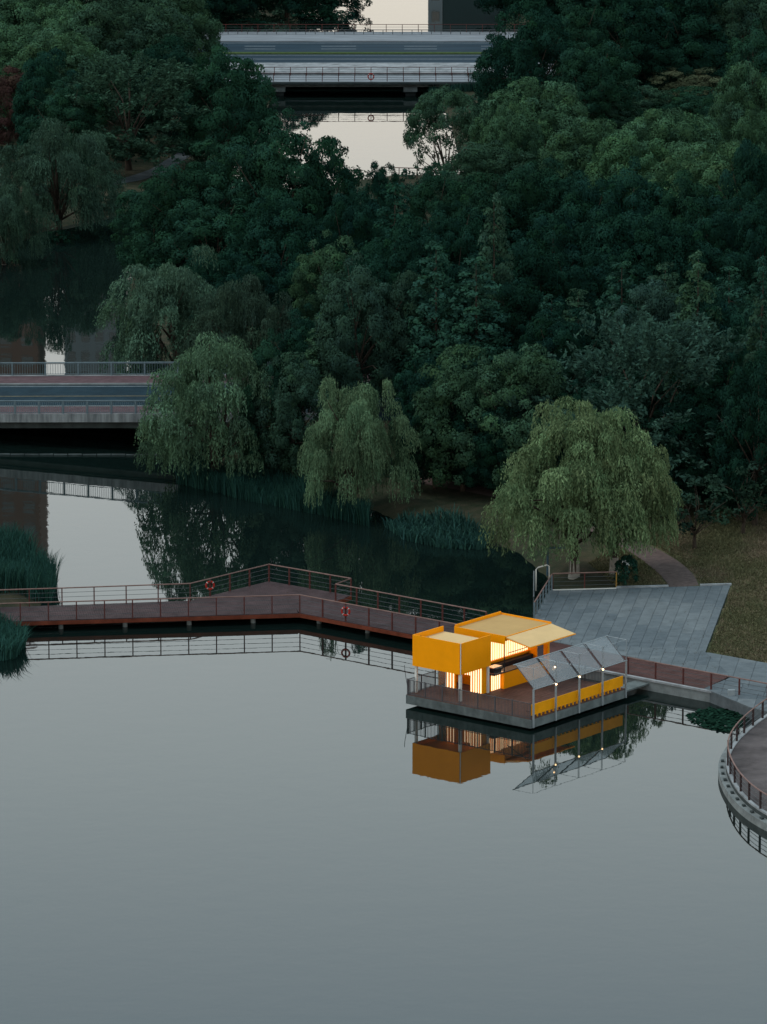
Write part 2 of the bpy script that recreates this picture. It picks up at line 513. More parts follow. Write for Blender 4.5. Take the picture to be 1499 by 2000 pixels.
def cards(cen, nrm, L, W, rng, down=None):
    """one small quad for each leaf spray: centre, facing, length, width"""
    n = len(cen)
    ref = rng.normal(size=(n, 3)) if down is None else down
    t = unit(ref - nrm * np.sum(ref * nrm, -1, keepdims=True))
    b = np.cross(nrm, t)
    hl = (L * 0.5)[:, None] * t; hw = (W * 0.5)[:, None] * b
    co = np.stack([cen - hl, cen - hw, cen + hl, cen + hw], 1).reshape(-1, 3)
    return co, np.arange(n * 4).reshape(n, 4)

def leaf_mesh(name, cen, nrm, L, W, shade, hue, rng, mat, down=None, soft=None):
    co, f = cards(cen, nrm, L, W, rng, down)
    return quads(name, co, f, mat, {'shade': shade, 'hue': hue}, None if soft is None else np.repeat(soft, 4, 0))

def sphere_dirs(n, rng):
    return unit(rng.normal(size=(n, 3)))

def clump_crown(name, rng, cc, cr, per, leaf, flat=0.85, out=None, jit=0.55):
    """cc clump centres, cr radii: leaves on the shell of every clump"""
    C, N, S, Hh, V = [], [], [], [], []
    for c, r in zip(cc, cr):
        n = max(12, int(per * r * r))
        d = sphere_dirs(n, rng)
        if out is not None:
            o = unit(np.array(c) - out)
            d = unit(d + 0.55 * o + np.array([0, 0, 0.25]))
        bump = 1 + 0.18 * np.sin(d[:, 0] * 5 + c[0] * 3) * np.sin(d[:, 1] * 5 + c[1] * 2)
        rad = r * bump * (0.62 + 0.42 * rng.random(n) ** 0.6)
        p = c + d * rad[:, None] * np.array([1, 1, flat])
        nj = unit(d + jit * rng.normal(size=(n, 3)))
        C.append(p); N.append(nj); V.append(unit(d + 0.45 * nj + (0.3 * unit(np.array(c) - out) if out is not None else 0)))
        base = rng.normal(1.0, 0.2)
        S.append(np.clip(base * rng.normal(1.0, 0.08, n), 0.4, 1.8))
        Hh.append(np.clip(rng.normal(0.5 + rng.normal(0, 0.012), 0.010, n), 0.45, 0.55))
    C = np.concatenate(C); N = np.concatenate(N); S = np.concatenate(S); Hh = np.concatenate(Hh)
    L = leaf * rng.uniform(0.8, 1.5, len(C)); W = L * rng.uniform(0.5, 0.8, len(C))
    return leaf_mesh(name, C, N, L, W, S, Hh, rng, M['leaf'], None, np.concatenate(V))

def limbs_mesh(name, rng, h_trunk, r0, targets, lean=(0, 0), fork=None):
    mb = MB()
    fork = fork or h_trunk
    top = np.array([lean[0], lean[1], h_trunk])
    pts = [np.array([0, 0, -0.6]), np.array([0, 0, 0.0]), top * 0.35 + rng.normal(0, 0.08, 3) * [1, 1, 0], top * 0.7 + rng.normal(0, 0.1, 3) * [1, 1, 0], top]
    mb.tube(pts, [r0 * 1.5, r0 * 1.15, r0 * 0.95, r0 * 0.8, r0 * 0.55], 8)
    for tg in targets:
        tg = np.array(tg)
        s = top * rng.uniform(fork / h_trunk * 0.55, 0.97)
        mid = s * 0.5 + tg * 0.5 + np.array([0, 0, 0.35]) + rng.normal(0, 0.25, 3)
        mb.tube([s, s * 0.7 + mid * 0.3, mid, tg], [r0 * 0.42, r0 * 0.34, r0 * 0.22, r0 * 0.06], 5)
    return mb.mesh(name, M['bark'], True)

def dome_points(n, rng, rx, z0, z1, power=2.6, bottom=-0.35, wob=0.16):
    d = sphere_dirs(n * 3, rng)
    d = d[d[:, 2] > bottom][:n]
    rho = np.hypot(d[:, 0], d[:, 1]); d = d / ((rho ** power + np.abs(d[:, 2]) ** power) ** (1 / power))[:, None]
    ph = rng.uniform(0, 6.28, 4)
    az = np.arctan2(d[:, 1], d[:, 0])
    w = 1 + wob * (np.sin(2 * az + ph[0]) * 0.5 + np.sin(3 * az + ph[1]) * 0.5 + 0.7 * np.sin(5 * az + ph[2]) * d[:, 2])
    rz = (z1 - z0) / (1 - bottom)
    zc = z1 - rz
    return np.stack([d[:, 0] * rx * w, d[:, 1] * rx * w, zc + d[:, 2] * rz * (1 + 0.5 * (w - 1))], -1)

TREE = {}
def make_kind(kind, var):
    rng = np.random.default_rng(hash((kind, var)) % 1000 if False else sum(map(ord, kind)) * 31 + var)
    nm = kind + '_crown'
    if kind == 'camphor':            # reference 12 m tall, crown radius 5
        pts = dome_points(230, rng, 4.5, 2.4, 11.5, 2.4, -0.5, 0.2)
        inner = dome_points(60, rng, 3.0, 4.0, 10.0, bottom=-0.5)
        cc = np.concatenate([pts, inner]); cr = np.concatenate([rng.uniform(0.55, 1.05, len(pts)), rng.uniform(0.9, 1.2, len(inner))])
        crown = clump_crown(nm, rng, cc, cr, 230, 0.19, 0.85, np.array([0, 0, 6.5]), 0.35)
        tr = limbs_mesh('trunk', rng, 5.0, 0.27, pts[rng.choice(len(pts), 12)] * 0.9)
        return crown, tr, 12.0, 5.0, None
    if kind == 'umbrella':           # high flat-bottomed crown on bare spreading limbs
        pts = dome_points(150, rng, 4.5, 6.6, 11.5, 2.3, -0.25, 0.2)
        low = dome_points(26, rng, 4.4, 4.2, 7.0, 2.3, -0.3, 0.3)
        cc = np.concatenate([pts, low]); cr = np.concatenate([rng.uniform(0.55, 1.0, len(pts)), rng.uniform(0.3, 0.6, len(low))])
        crown = clump_crown(nm, rng, cc, cr, 230, 0.19, 0.85, np.array([0, 0, 8.0]), 0.35)
        tr = limbs_mesh('trunk', rng, 4.0, 0.24, np.concatenate([pts[:18] * 0.92, low[:8]]), fork=2.4)
        return crown, tr, 12.0, 5.0, None
    if kind == 'broad':
        big = dome_points(120, rng, 4.3, 2.0, 11.1, 2.3, -0.6, 0.3)
        inner = dome_points(44, rng, 2.9, 2.2, 9.6, 2.4, -0.7)
        cc = np.concatenate([big, inner]); cr = np.concatenate([rng.uniform(0.6, 1.15, len(big)), rng.uniform(0.9, 1.3, len(inner))])
        crown = clump_crown(nm, rng, cc, cr, 240, 0.205, 0.75, np.array([0, 0, 5.5]), 0.35)
        tr = limbs_mesh('trunk', rng, 5.0, 0.25, big[:12])
        return crown, tr, 12.0, 5.0, None
    if kind == 'open':               # spreading crown with feathery upright twigs and gaps
        big = dome_points(48, rng, 4.2, 2.6, 10.6, bottom=-0.45, wob=0.25)
        C, N, S, Hh, D = [], [], [], [], []
        for b in big:
            for _ in range(9):
                o = b + rng.normal(0, 0.75, 3) * [1, 1, 0.6]
                dirn = unit(unit(o - np.array([0, 0, 3.5])) + np.array([0, 0, 0.25]) + rng.normal(0, 0.3, 3))
                n = 52
                t = rng.random(n) * 1.5
                p = o + dirn * t[:, None] + rng.normal(0, 0.16, (n, 3)) * (1.25 - 0.4 * t[:, None])
                C.append(p); N.append(unit(rng.normal(size=(n, 3)) + [0, 0, 0.8])); D.append(np.tile(dirn, (n, 1)) + rng.normal(0, 0.5, (n, 3)))
                S.append(np.clip(rng.normal(1, 0.12) * rng.normal(1, 0.2, n), 0.5, 1.7)); Hh.append(rng.normal(0.5, 0.01, n))
        C = np.concatenate(C); N = np.concatenate(N); S = np.concatenate(S); Hh = np.concatenate(Hh); D = np.concatenate(D)
        L = rng.uniform(0.25, 0.45, len(C)); W = L * 0.42
        crown = leaf_mesh(nm, C, N, L, W, S, Hh, rng, M['leaf'], D)
        tr = limbs_mesh('trunk', rng, 4.0, 0.26, big[:18])
        return crown, tr, 12.0, 5.0, None
    if kind == 'cone':               # feathery conical tree, 14 m tall, radius 2.6
        cc, cr = [], []
        zs = np.linspace(2.6, 13.4, 42)
        for i, z in enumerate(zs):
            k = (14.0 - z) / 11.4
            rr = 2.5 * k ** 0.75 + 0.1
            m = max(1, int(7 * k + 1))
            a0 = rng.uniform(0, 6.28)
            for j in range(m):
                a = a0 + 6.28 * j / m + rng.normal(0, 0.2)
                q = rr * rng.uniform(0.55, 1.0)
                cc.append((q * math.cos(a), q * math.sin(a), z + rng.normal(0, 0.2))); cr.append(rng.uniform(0.5, 0.8) * (0.6 + 0.5 * k))
        cc = np.array(cc)
        crown = clump_crown(nm, rng, cc, cr, 260, 0.20, 0.8, np.array([0, 0, 6.0]), 0.45)
        mb = MB(); mb.tube([(0, 0, -0.6), (0, 0, 0), (0.05, 0, 6), (0, 0, 13.2)], [0.30, 0.22, 0.10, 0.02], 8)
        for p in cc[::14]:
            mb.tube([(0, 0, p[2] - 0.2), tuple(p * 0.95)], [0.05, 0.015], 4)
        return crown, mb.mesh('trunk', M['bark'], True), 14.0, 2.6, None
    if kind == 'willow':             # 11 m tall, crown radius 5.5: tufts of hanging strands
        tuft = np.concatenate([dome_points(96, rng, 4.3, 3.3, 10.4, 2.2, -0.25, 0.34), dome_points(30, rng, 2.8, 4.4, 9.6, 2.2, -0.1)])
        C, N, S, Hh, D = [], [], [], [], []
        for tf in tuft:
            o2 = unit(np.array([tf[0], tf[1], 0.0]) + 1e-6)
            tr_ = rng.uniform(0.45, 0.95)
            sh = rng.normal(1.0, 0.2); hu = rng.normal(0.5, 0.010)
            m = 70                                    # leafy cap of the tuft
            dc = sphere_dirs(m, rng); dc[:, 2] = np.abs(dc[:, 2]); dc = unit(dc + o2 * 0.35)
            C.append(tf + dc * np.array([tr_ * 1.05, tr_ * 1.05, tr_ * 0.75]) * rng.uniform(0.75, 1.08, (m, 1)))
            N.append(unit(dc + 0.45 * rng.normal(size=(m, 3)))); D.append(dc * [1, 1, 0] + rng.normal(0, 0.3, (m, 3)) + [0, 0, -0.7])
            S.append(np.clip(sh * rng.normal(1.05, 0.17, m), 0.5, 1.7)); Hh.append(rng.normal(hu, 0.006, m))
            ns = 36
            for _ in range(ns):
                a = rng.uniform(0, 6.28); q = tr_ * math.sqrt(rng.random())
                start = tf + np.array([q * math.cos(a), q * math.sin(a), 0.62 * tr_ * (1 - (q / tr_) ** 2) + rng.normal(0, 0.08)])
                ln = min(rng.uniform(0.7, 1.9) * (0.8 + 0.6 * (start[2] < 5)), max(0.6, start[2] - rng.uniform(2.1, 3.3)))
                n = int(ln / 0.13)
                t = np.linspace(0, 1, n)
                outw = np.array([math.cos(a), math.sin(a), 0]) * 0.35 + o2 * 0.35
                p = start + np.outer(np.sqrt(t), outw * 0.55) + np.outer(t, [0, 0, -ln]) + rng.normal(0, 0.035, (n, 3))
                p[:, 2] += 0.12 * np.exp(-t * 6)
                C.append(p)
                N.append(unit(rng.normal(size=(n, 3)) * [1, 1, 0.35] + outw * 0.9 + np.array([0, 0, 0.35])))
                D.append(rng.normal(0, 0.28, (n, 3)) + np.array([0, 0, -1.0]))
                S.append(np.clip(sh * rng.normal(1, 0.17, n), 0.5, 1.6)); Hh.append(rng.normal(hu, 0.006, n))
        C = np.concatenate(C); N = np.concatenate(N); S = np.concatenate(S); Hh = np.concatenate(Hh); D = np.concatenate(D)
        L = rng.uniform(0.18, 0.36, len(C)); W = rng.uniform(0.06, 0.11, len(C))
        crown = leaf_mesh(nm, C, N, L, W, S, Hh, rng, M['leaf'], D)
        tr = limbs_mesh('trunk', rng, 4.6, 0.30, tuft[rng.choice(len(tuft), 20, False)] - [0, 0, 0.2], fork=2.6)
        lw = MB().tube([(0, 0, -0.1), (0, 0, 0.5), (0, 0, 1.25)], [0.40, 0.335, 0.31], 10, False).mesh('limewashed_base', M['limewash'], True)
        return crown, tr, 11.0, 5.2, lw
    if kind == 'vase':               # small upright fruit tree, 5 m tall, radius 2
        big = dome_points(30, rng, 1.7, 1.6, 4.7, bottom=-0.2, wob=0.3)
        crown = clump_crown(nm, rng, big, rng.uniform(0.3, 0.6, 30), 220, 0.22, 0.9, np.array([0, 0, 1.0]), 0.8)
        return crown, limbs_mesh('trunk', rng, 1.4, 0.13, big[:16]), 5.0, 2.0, None
    if kind == 'shrub':              # 3 m tall, radius 2
        pts = dome_points(60, rng, 1.7, 0.2, 2.7, bottom=-0.1, wob=0.25)
        crown = clump_crown(nm, rng, pts, rng.uniform(0.3, 0.55, 60), 240, 0.2, 0.85, np.array([0, 0, 0.5]), 0.7)
        return crown, limbs_mesh('stem', rng, 0.6, 0.07, pts[:10]), 3.0, 2.0, None

NVAR = {'umbrella': 1, 'camphor': 3, 'broad': 4, 'open': 2, 'cone': 3, 'willow': 4, 'vase': 2, 'shrub': 2}
for k, n in NVAR.items():
    TREE[k] = [make_kind(k, i) for i in range(n)]

NAMES = {'umbrella': 'umbrella_tree', 'camphor': 'round_crowned_tree', 'broad': 'broadleaf_tree', 'open': 'feathery_tree', 'cone': 'conical_tree',
         'willow': 'weeping_willow', 'vase': 'fruit_tree', 'shrub': 'shrub'}
TINT = {'umbrella': (0.044, 0.094, 0.052), 'camphor': (0.048, 0.104, 0.056), 'broad': (0.023, 0.068, 0.042), 'open': (0.044, 0.088, 0.066), 'cone': (0.028, 0.078, 0.054),
        'willow': (0.110, 0.135, 0.066), 'vase': (0.035, 0.060, 0.040), 'shrub': (0.045, 0.080, 0.052)}
tree_rng = random.Random(5)
TCOUNT = {}
def plant(kind, px, ytop, wpx, h, label, tint=1.0, col=None, base=None, group=None, cat='tree'):
    """a tree whose top stands at photograph place (px, ytop); wpx crown width; h height in metres"""
    i = TCOUNT.get(kind, 0); TCOUNT[kind] = i + 1
    crown, tr, rh, rr, lw = TREE[kind][i % len(TREE[kind])]
    if base is not None:
        p = P(base[0], base[1], 0.8)
        z = float(ground_h(p[0], p[1]))
    else:
        z = 0.8
        for _ in range(3):
            p = P(px, ytop, z + h)
            z = float(ground_h(np.array(p[0]), np.array(p[1])))
    if z < 0.0: print('IN WATER', label, px, ytop, round(z, 2))
    s = pxm(ytop + h * 20)
    r = (1.12 if kind in ('willow', 'cone') else 1.2) * wpx / s / 2
    o = thing(NAMES[kind], label, cat, (p[0], p[1], z), tree_rng.uniform(0, 6.28), group)
    c0 = col or TINT[kind]
    if kind != 'willow' and c0[0] < 0.8 * c0[1]: c0 = (min(c0[0], 0.47 * c0[1]), c0[1], c0[2])
    q = tint * tree_rng.uniform(0.9, 1.1)
    for nm, me in (('crown', crown), ('trunk' if kind != 'shrub' else 'stem', tr)) + ((('painted_base', lw),) if lw else ()):
        ch = link(nm, me, o)
        ch.scale = (r / rr, r / rr, h / rh) if nm == 'crown' else ((h / rh,) * 3 if nm != 'trunk' and nm != 'stem' else (0.5 * (r / rr + h / rh), 0.5 * (r / rr + h / rh), h / rh))
        if nm == 'painted_base': ch.scale = (ch.scale[0] * 1.02, ch.scale[1] * 1.02, 1.0)
        ch.color = (c0[0] * q, c0[1] * q, c0[2] * q, 1)
    return o

DK = 0.8
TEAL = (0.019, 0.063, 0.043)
OLIVE = (0.036, 0.078, 0.050)
T = [
 # --- beyond the far road bridge
 ('broad', 350, -140, 190, 13, 'dark tree at the top edge above the left end of the far road bridge', 0.6, TEAL),
 ('broad', 450, -150, 170, 13, 'dark tree behind the far bridge railing, above the two round shrubs', 0.6, TEAL),
 ('broad', 560, -150, 170, 13, 'dark tree behind the far bridge railing, next to the shrub at the canal', 0.6, TEAL),
 ('broad', 640, -108, 130, 10, 'dark tree overhanging the bright canal at the very top of the picture', 0.65, TEAL),
 ('broad', 1045, -150, 160, 14, 'dark tree on the right canal bank at the top edge', 0.6, TEAL),
 ('broad', 985, -140, 110, 12, 'dark tree at the top edge right of the far canal water', 0.6, TEAL),
 ('broad', 1120, -140, 190, 13, 'dark tree cut by the top edge, first right of the far canal trees', 0.55, TEAL),
 ('broad', 1220, -130, 190, 13, 'dark tree cut by the top edge, second right of the far canal trees', 0.55, TEAL),
 ('broad', 1310, -135, 190, 13, 'dark tree cut by the top edge above the low scrub trees', 0.55, TEAL),
 ('broad', 1400, -130, 190, 13, 'dark tree cut by the top edge left of the olive corner tree', 0.55, TEAL),
 ('broad', 1490, -135, 170, 13, 'dark tree cut by the upper right corner', 0.55, TEAL),
 ('broad', 60, -130, 200, 13, 'dark tree cut by the top edge at the upper left corner', 0.6, TEAL),
 ('broad', 200, -130, 200, 13, 'dark tree cut by the top edge behind the blue green crown', 0.6, TEAL),
 # --- left group above the path
 ('camphor', -10, -10, 170, 13, 'light green round crown cut by the upper left corner', 0.95, None),
 ('camphor', 75, -15, 150, 13, 'round crown at the top edge second from the upper left corner', 0.85, None),
 ('camphor', 140, 12, 160, 13, 'pale topped round crown near the upper left corner', 1.05, None),
 ('camphor', 35, 55, 150, 12, 'olive round crown on the left edge below the corner tree', 0.9, None),
 ('camphor', 118, 68, 165, 12, 'pale olive round crown in front of the upper left trees', 0.95, (0.052, 0.100, 0.052)),
 ('camphor', 245, 0, 190, 14, 'large blue green round crown at top between the pale crowns and the bridge', 0.7, (0.05, 0.088, 0.056)),
 ('camphor', 325, -8, 150, 13, 'round crown beside the left end of the far bridge', 0.8, (0.062, 0.09, 0.05)),
 ('broad', 385, 34, 100, 10, 'olive tree in front of the left end of the far bridge deck', 0.9, OLIVE),
 ('broad', 330, 75, 150, 12, 'dark tree in the hollow below the blue green crown', 0.6, TEAL),
 ('broad', 92, 104, 120, 12, 'dark green tree between the red tree and the pale crowns', 0.75, TEAL),
 ('broad', 18, 128, 115, 9.5, 'dark red leaved tree on the left edge', 0.9, (0.070, 0.040, 0.036)),
 ('broad', 130, 165, 120, 10, 'mid green tree behind the left bank willow', 0.7, None),
 ('open', 250, 112, 235, 12, 'wide olive green tree leaning over the path on the left bank', 0.9, (0.046, 0.084, 0.054)),
 ('broad', 440, 82, 165, 15, 'tall green tree covering the left end of the far bridge railing', 0.85, None),
 ('broad', 480, 150, 110, 11, 'green tree at the waterside below the far bridge on the left bank', 0.75, None),
 ('willow', 112, 208, 215, 12, 'blue green weeping willow on the far left bank', 0.8, (0.056, 0.108, 0.074)),
 ('willow', 5, 325, 130, 9, 'weeping willow cut by the left edge beside the dark pond', 0.8, (0.056, 0.108, 0.072)),
 # --- central mass behind the left pond
 ('broad', 470, 268, 190, 14, 'broad dark crown at the middle of the central wood, left of its summit', 0.75, None),
 ('broad', 560, 240, 165, 16, 'tallest dark crown of the central wood, left of the bright canal', 0.72, None),
 ('broad', 640, 275, 130, 14, 'dark crown sloping down to the bright canal water', 0.72, TEAL),
 ('broad', 375, 322, 160, 12, 'dark crown on the left shoulder of the central wood', 0.75, None),
 ('broad', 300, 352, 130, 9.5, 'lower dark crown at the left tip of the central wood above the pond', 0.75, None),
 ('broad', 420, 395, 190, 10, 'dark crown right above the pond willow', 0.7, None),
 ('broad', 545, 375, 170, 13, 'dark crown below the tallest crown of the central wood', 0.65, TEAL),
 ('broad', 742, 322, 62, 9, 'small pointed crown standing against the canal water', 0.7, TEAL),
 ('broad', 690, 372, 110, 12, 'dark crown under the gap where the canal glints through', 0.62, TEAL),
 ('willow', 345, 466, 270, 12, 'grey green weeping willow standing over the dark pond above the road bridge', 0.78, (0.072, 0.132, 0.088)),
 ('willow', 485, 510, 185, 11, 'narrow shaded weeping willow right behind the pond willow', 0.6, (0.060, 0.105, 0.072)),
 # --- right of the canal
 ('umbrella', 872, 180, 132, 12, 'umbrella shaped tree with open trunks beside the canal', 0.9, (0.046, 0.088, 0.054)),
 ('camphor', 1055, 163, 190, 13, 'domed crown with a pale rim right of the umbrella tree', 0.95, None),
 ('camphor', 990, 205, 110, 12, 'domed crown between the umbrella tree and the pale rimmed dome', 0.85, None),
 ('camphor', 955, 285, 170, 9.5, 'low dark dome below the umbrella tree', 0.72, (0.05, 0.082, 0.05)),
 ('camphor', 1150, 238, 170, 12, 'domed crown left of the brightest crowns on the right', 0.85, None),
 ('camphor', 1312, 220, 190, 12, 'wide bright dome on the right, highest of the bright crowns', 1.1, None),
 ('camphor', 1245, 275, 170, 12, 'fresh green dome in the middle of the bright crowns', 1.05, (0.048, 0.108, 0.052)),
 ('camphor', 1395, 288, 200, 13, 'olive dome in front of the bright crowns at right', 1.0, (0.056, 0.102, 0.050)),
 ('camphor', 1485, 226, 110, 12, 'bright dome cut by the right edge', 1.0, None),
 ('camphor', 1455, 138, 130, 14, 'fresh green tree on the right edge above the bright domes', 0.85, (0.046, 0.10, 0.054)),
 ('broad', 1480, 60, 130, 14, 'tall green tree high on the right edge', 0.8, None),
 ('broad', 1040, 5, 150, 15, 'dark tree with bare trunks at the right end of the far bridge', 0.6, TEAL),
 ('broad', 985, 70, 90, 10, 'dark tree covering the right end of the far bridge railing', 0.6, TEAL),
 ('broad', 1160, 78, 150, 12, 'dark green tree right of the bare trunks at the far bridge', 0.7, None),
 ('broad', 1130, 0, 140, 14, 'tree at the top edge right of the bridge end tree', 0.65, None),
 ('broad', 1235, -20, 170, 14, 'dark tree at the top edge, right third of the picture', 0.6, TEAL),
 ('broad', 1345, -25, 170, 14, 'dark tree at the top edge above the scrub clearing', 0.62, TEAL),
 ('broad', 1440, -30, 150, 14, 'olive tree at the top edge near the upper right corner', 0.7, OLIVE),
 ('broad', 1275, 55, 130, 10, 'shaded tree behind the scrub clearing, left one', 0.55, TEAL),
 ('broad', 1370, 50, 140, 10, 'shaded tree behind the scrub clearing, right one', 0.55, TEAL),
 ('broad', 1215, 112, 130, 6, 'brownish low tree at the left side of the scrub clearing', 0.8, (0.058, 0.056, 0.038)),
 ('broad', 1345, 128, 150, 6, 'pale olive low tree in the scrub clearing', 1.0, (0.075, 0.09, 0.052)),
 ('broad', 1240, 165, 140, 6, 'low olive tree in front of the scrub clearing', 0.9, OLIVE),
 ('broad', 1360, 172, 150, 6, 'low dark tree below the pale scrub', 0.8, None),
 ('broad', 1175, 188, 110, 6, 'low bush-like tree right of the pale rimmed dome', 0.8, OLIVE),
 ('broad', 1425, 180, 110, 9, 'green tree between the scrub clearing and the bright edge tree', 0.8, None),
 # --- dark middle mass
 ('cone', 772, 348, 130, 15, 'dark pointed tree just right of the canal end', 0.75, TEAL),
 ('broad', 850, 335, 130, 11, 'dark crown below the low dome near the canal end', 0.66, None),
 ('broad', 945, 345, 150, 12, 'dark crown left of centre in the shaded upper wood', 0.66, None),
 ('broad', 1045, 320, 150, 13, 'dark crown under the left domes of the upper wood', 0.68, None),
 ('broad', 1140, 335, 150, 13, 'dark crown under the middle domes of the upper wood', 0.68, TEAL),
 ('broad', 1240, 330, 160, 13, 'dark crown right under the fresh green dome', 0.72, TEAL),
 ('broad', 1345, 340, 150, 13, 'dark crown under the olive dome', 0.7, None),
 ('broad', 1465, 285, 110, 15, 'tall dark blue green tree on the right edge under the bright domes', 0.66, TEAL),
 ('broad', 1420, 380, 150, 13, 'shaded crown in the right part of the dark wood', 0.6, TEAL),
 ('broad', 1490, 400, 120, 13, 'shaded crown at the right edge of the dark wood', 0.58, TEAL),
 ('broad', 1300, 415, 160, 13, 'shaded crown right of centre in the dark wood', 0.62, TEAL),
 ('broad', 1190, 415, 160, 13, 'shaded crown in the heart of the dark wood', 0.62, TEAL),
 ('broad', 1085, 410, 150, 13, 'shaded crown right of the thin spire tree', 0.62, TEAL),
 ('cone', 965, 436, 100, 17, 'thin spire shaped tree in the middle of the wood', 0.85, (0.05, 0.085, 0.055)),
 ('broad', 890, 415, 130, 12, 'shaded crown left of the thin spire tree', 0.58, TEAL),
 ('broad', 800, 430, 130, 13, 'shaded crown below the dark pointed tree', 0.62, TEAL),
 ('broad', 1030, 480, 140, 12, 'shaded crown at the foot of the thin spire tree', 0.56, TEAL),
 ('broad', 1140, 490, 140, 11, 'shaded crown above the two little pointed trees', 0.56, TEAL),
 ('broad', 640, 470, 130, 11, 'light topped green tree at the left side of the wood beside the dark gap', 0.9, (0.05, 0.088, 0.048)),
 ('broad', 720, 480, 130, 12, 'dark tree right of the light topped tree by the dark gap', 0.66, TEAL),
 # --- lower wood
 ('cone', 852, 494, 135, 14, 'pointed olive tree left of the spire, in the second row', 0.95, None),
 ('cone', 930, 560, 150, 13, 'olive pointed tree in front of the spire', 0.95, None),
 ('cone', 1078, 570, 110, 10, 'left one of the two little pointed trees', 0.85, None),
 ('cone', 1130, 560, 110, 10.5, 'right one of the two little pointed trees', 0.85, OLIVE),
 ('cone', 1215, 502, 130, 13, 'pointed grey green tree right of the two little pointed trees', 0.85, None),
 ('cone', 1365, 480, 115, 15, 'tallest olive pointed tree on the right', 1.0, (0.058, 0.088, 0.05)),
 ('cone', 1300, 510, 130, 12, 'olive tree left of the tallest pointed tree on the right', 1.0, OLIVE),
 ('cone', 1425, 512, 120, 12, 'rounded pointed tree right of the tallest olive one', 0.95, None),
 ('cone', 1492, 502, 90, 13, 'pointed tree cut by the right edge', 0.9, None),
 ('broad', 1275, 560, 130, 11, 'blue green tree above the big grey feathery tree', 0.85, (0.042, 0.085, 0.066)),
 ('broad', 1385, 585, 130, 11, 'dark blue green tree right above the big grey feathery tree', 0.7, TEAL),
 ('cone', 1488, 575, 110, 15, 'brownish pointed tree on the right edge above the lawn', 0.9, OLIVE),
 ('broad', 700, 580, 150, 12, 'green tree behind the bridge side willows, upper one', 0.72, (0.04, 0.085, 0.06)),
 ('broad', 790, 600, 130, 11, 'green tree between the pointed olive tree and the waterside willows', 0.72, (0.038, 0.08, 0.056)),
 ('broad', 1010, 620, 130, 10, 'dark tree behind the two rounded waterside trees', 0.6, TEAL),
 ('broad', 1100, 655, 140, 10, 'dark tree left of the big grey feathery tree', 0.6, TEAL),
 ('broad', 600, 615, 110, 10, 'dark green tree directly right of the bridge willow top', 0.66, TEAL),
 ('cone', 640, 664, 120, 9, 'yellow green pointed tree between the two waterside willows', 1.0, (0.058, 0.098, 0.055)),
 ('open', 1258, 620, 300, 14, 'big grey green feathery tree behind the lawn willow', 1.0, None),
 ('broad', 905, 682, 170, 11, 'rounded green tree right of the waterside willow', 0.9, (0.05, 0.092, 0.052)),
 ('broad', 1025, 688, 170, 11, 'rounded olive green tree left above the lawn willow', 0.95, (0.050, 0.092, 0.052)),
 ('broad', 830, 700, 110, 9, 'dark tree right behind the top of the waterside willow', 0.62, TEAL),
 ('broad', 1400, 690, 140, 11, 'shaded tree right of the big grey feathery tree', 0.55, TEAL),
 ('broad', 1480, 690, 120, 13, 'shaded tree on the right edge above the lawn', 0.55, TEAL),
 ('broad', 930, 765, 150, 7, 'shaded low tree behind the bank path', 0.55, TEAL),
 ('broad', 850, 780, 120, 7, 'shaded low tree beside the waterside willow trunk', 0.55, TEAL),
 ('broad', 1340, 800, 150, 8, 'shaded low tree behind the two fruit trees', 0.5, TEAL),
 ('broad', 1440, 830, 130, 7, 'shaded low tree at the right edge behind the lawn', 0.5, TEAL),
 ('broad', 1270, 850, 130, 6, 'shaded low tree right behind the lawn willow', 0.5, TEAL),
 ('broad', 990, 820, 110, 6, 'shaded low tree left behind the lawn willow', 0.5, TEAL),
]
for t in T:
    plant(*t)
plant('willow', 415, 622, 265, 12.0, 'large weeping willow covering the right part of the road bridge', 1.0, (0.076, 0.136, 0.080), base=(418, 916))
plant('broad', 530, 650, 110, 11, 'dark green tree squeezed between the bridge willow and the bushy tree', 0.8, None, base=(532, 922))
plant('broad', 570, 690, 130, 10, 'green bushy tree overhanging the right end of the road bridge', 0.8, (0.04, 0.085, 0.058), base=(572, 930))
plant('willow', 695, 712, 178, 11.3, 'weeping willow with a whitewashed trunk foot above the waterside reeds', 1.0, (0.094, 0.152, 0.084), base=(693, 984))
plant('willow', 1085, 805, 300, 12.3, 'larger left one of the two pale weeping willows at the plaza corner', 1.0, (0.126, 0.184, 0.090), base=(1122, 1124))
plant('willow', 1195, 800, 215, 10.8, 'smaller right one of the two pale weeping willows at the plaza corner', 1.05, (0.130, 0.186, 0.090), base=(1200, 1120))
plant('vase', 1357, 960, 110, 5.2, 'small vase shaped fruit tree by the path, nearer one', 0.8, base=(1357, 1070))
plant('vase', 1452, 935, 110, 5.2, 'small fruit tree on the upper lawn, farther right one', 0.8, base=(1452, 1042))
for x, y, w, h, lb in ((436, 24, 52, 1.9, 'left round shrub behind the far bridge railing'), (482, 36, 66, 1.5, 'flat round shrub behind the far bridge railing, middle one'),
                       (610, 8, 130, 2.8, 'large shrub behind the far bridge railing at the canal edge'), (115, 425, 60, 2.2, 'dark shrub at the foot of the left bank willow'),
                       (1225, 1085, 42, 2.0, 'small dark clipped shrub beside the plaza corner railing')):
    plant('shrub', x, y, w, h, lb, 0.8, TEAL, cat='shrub')


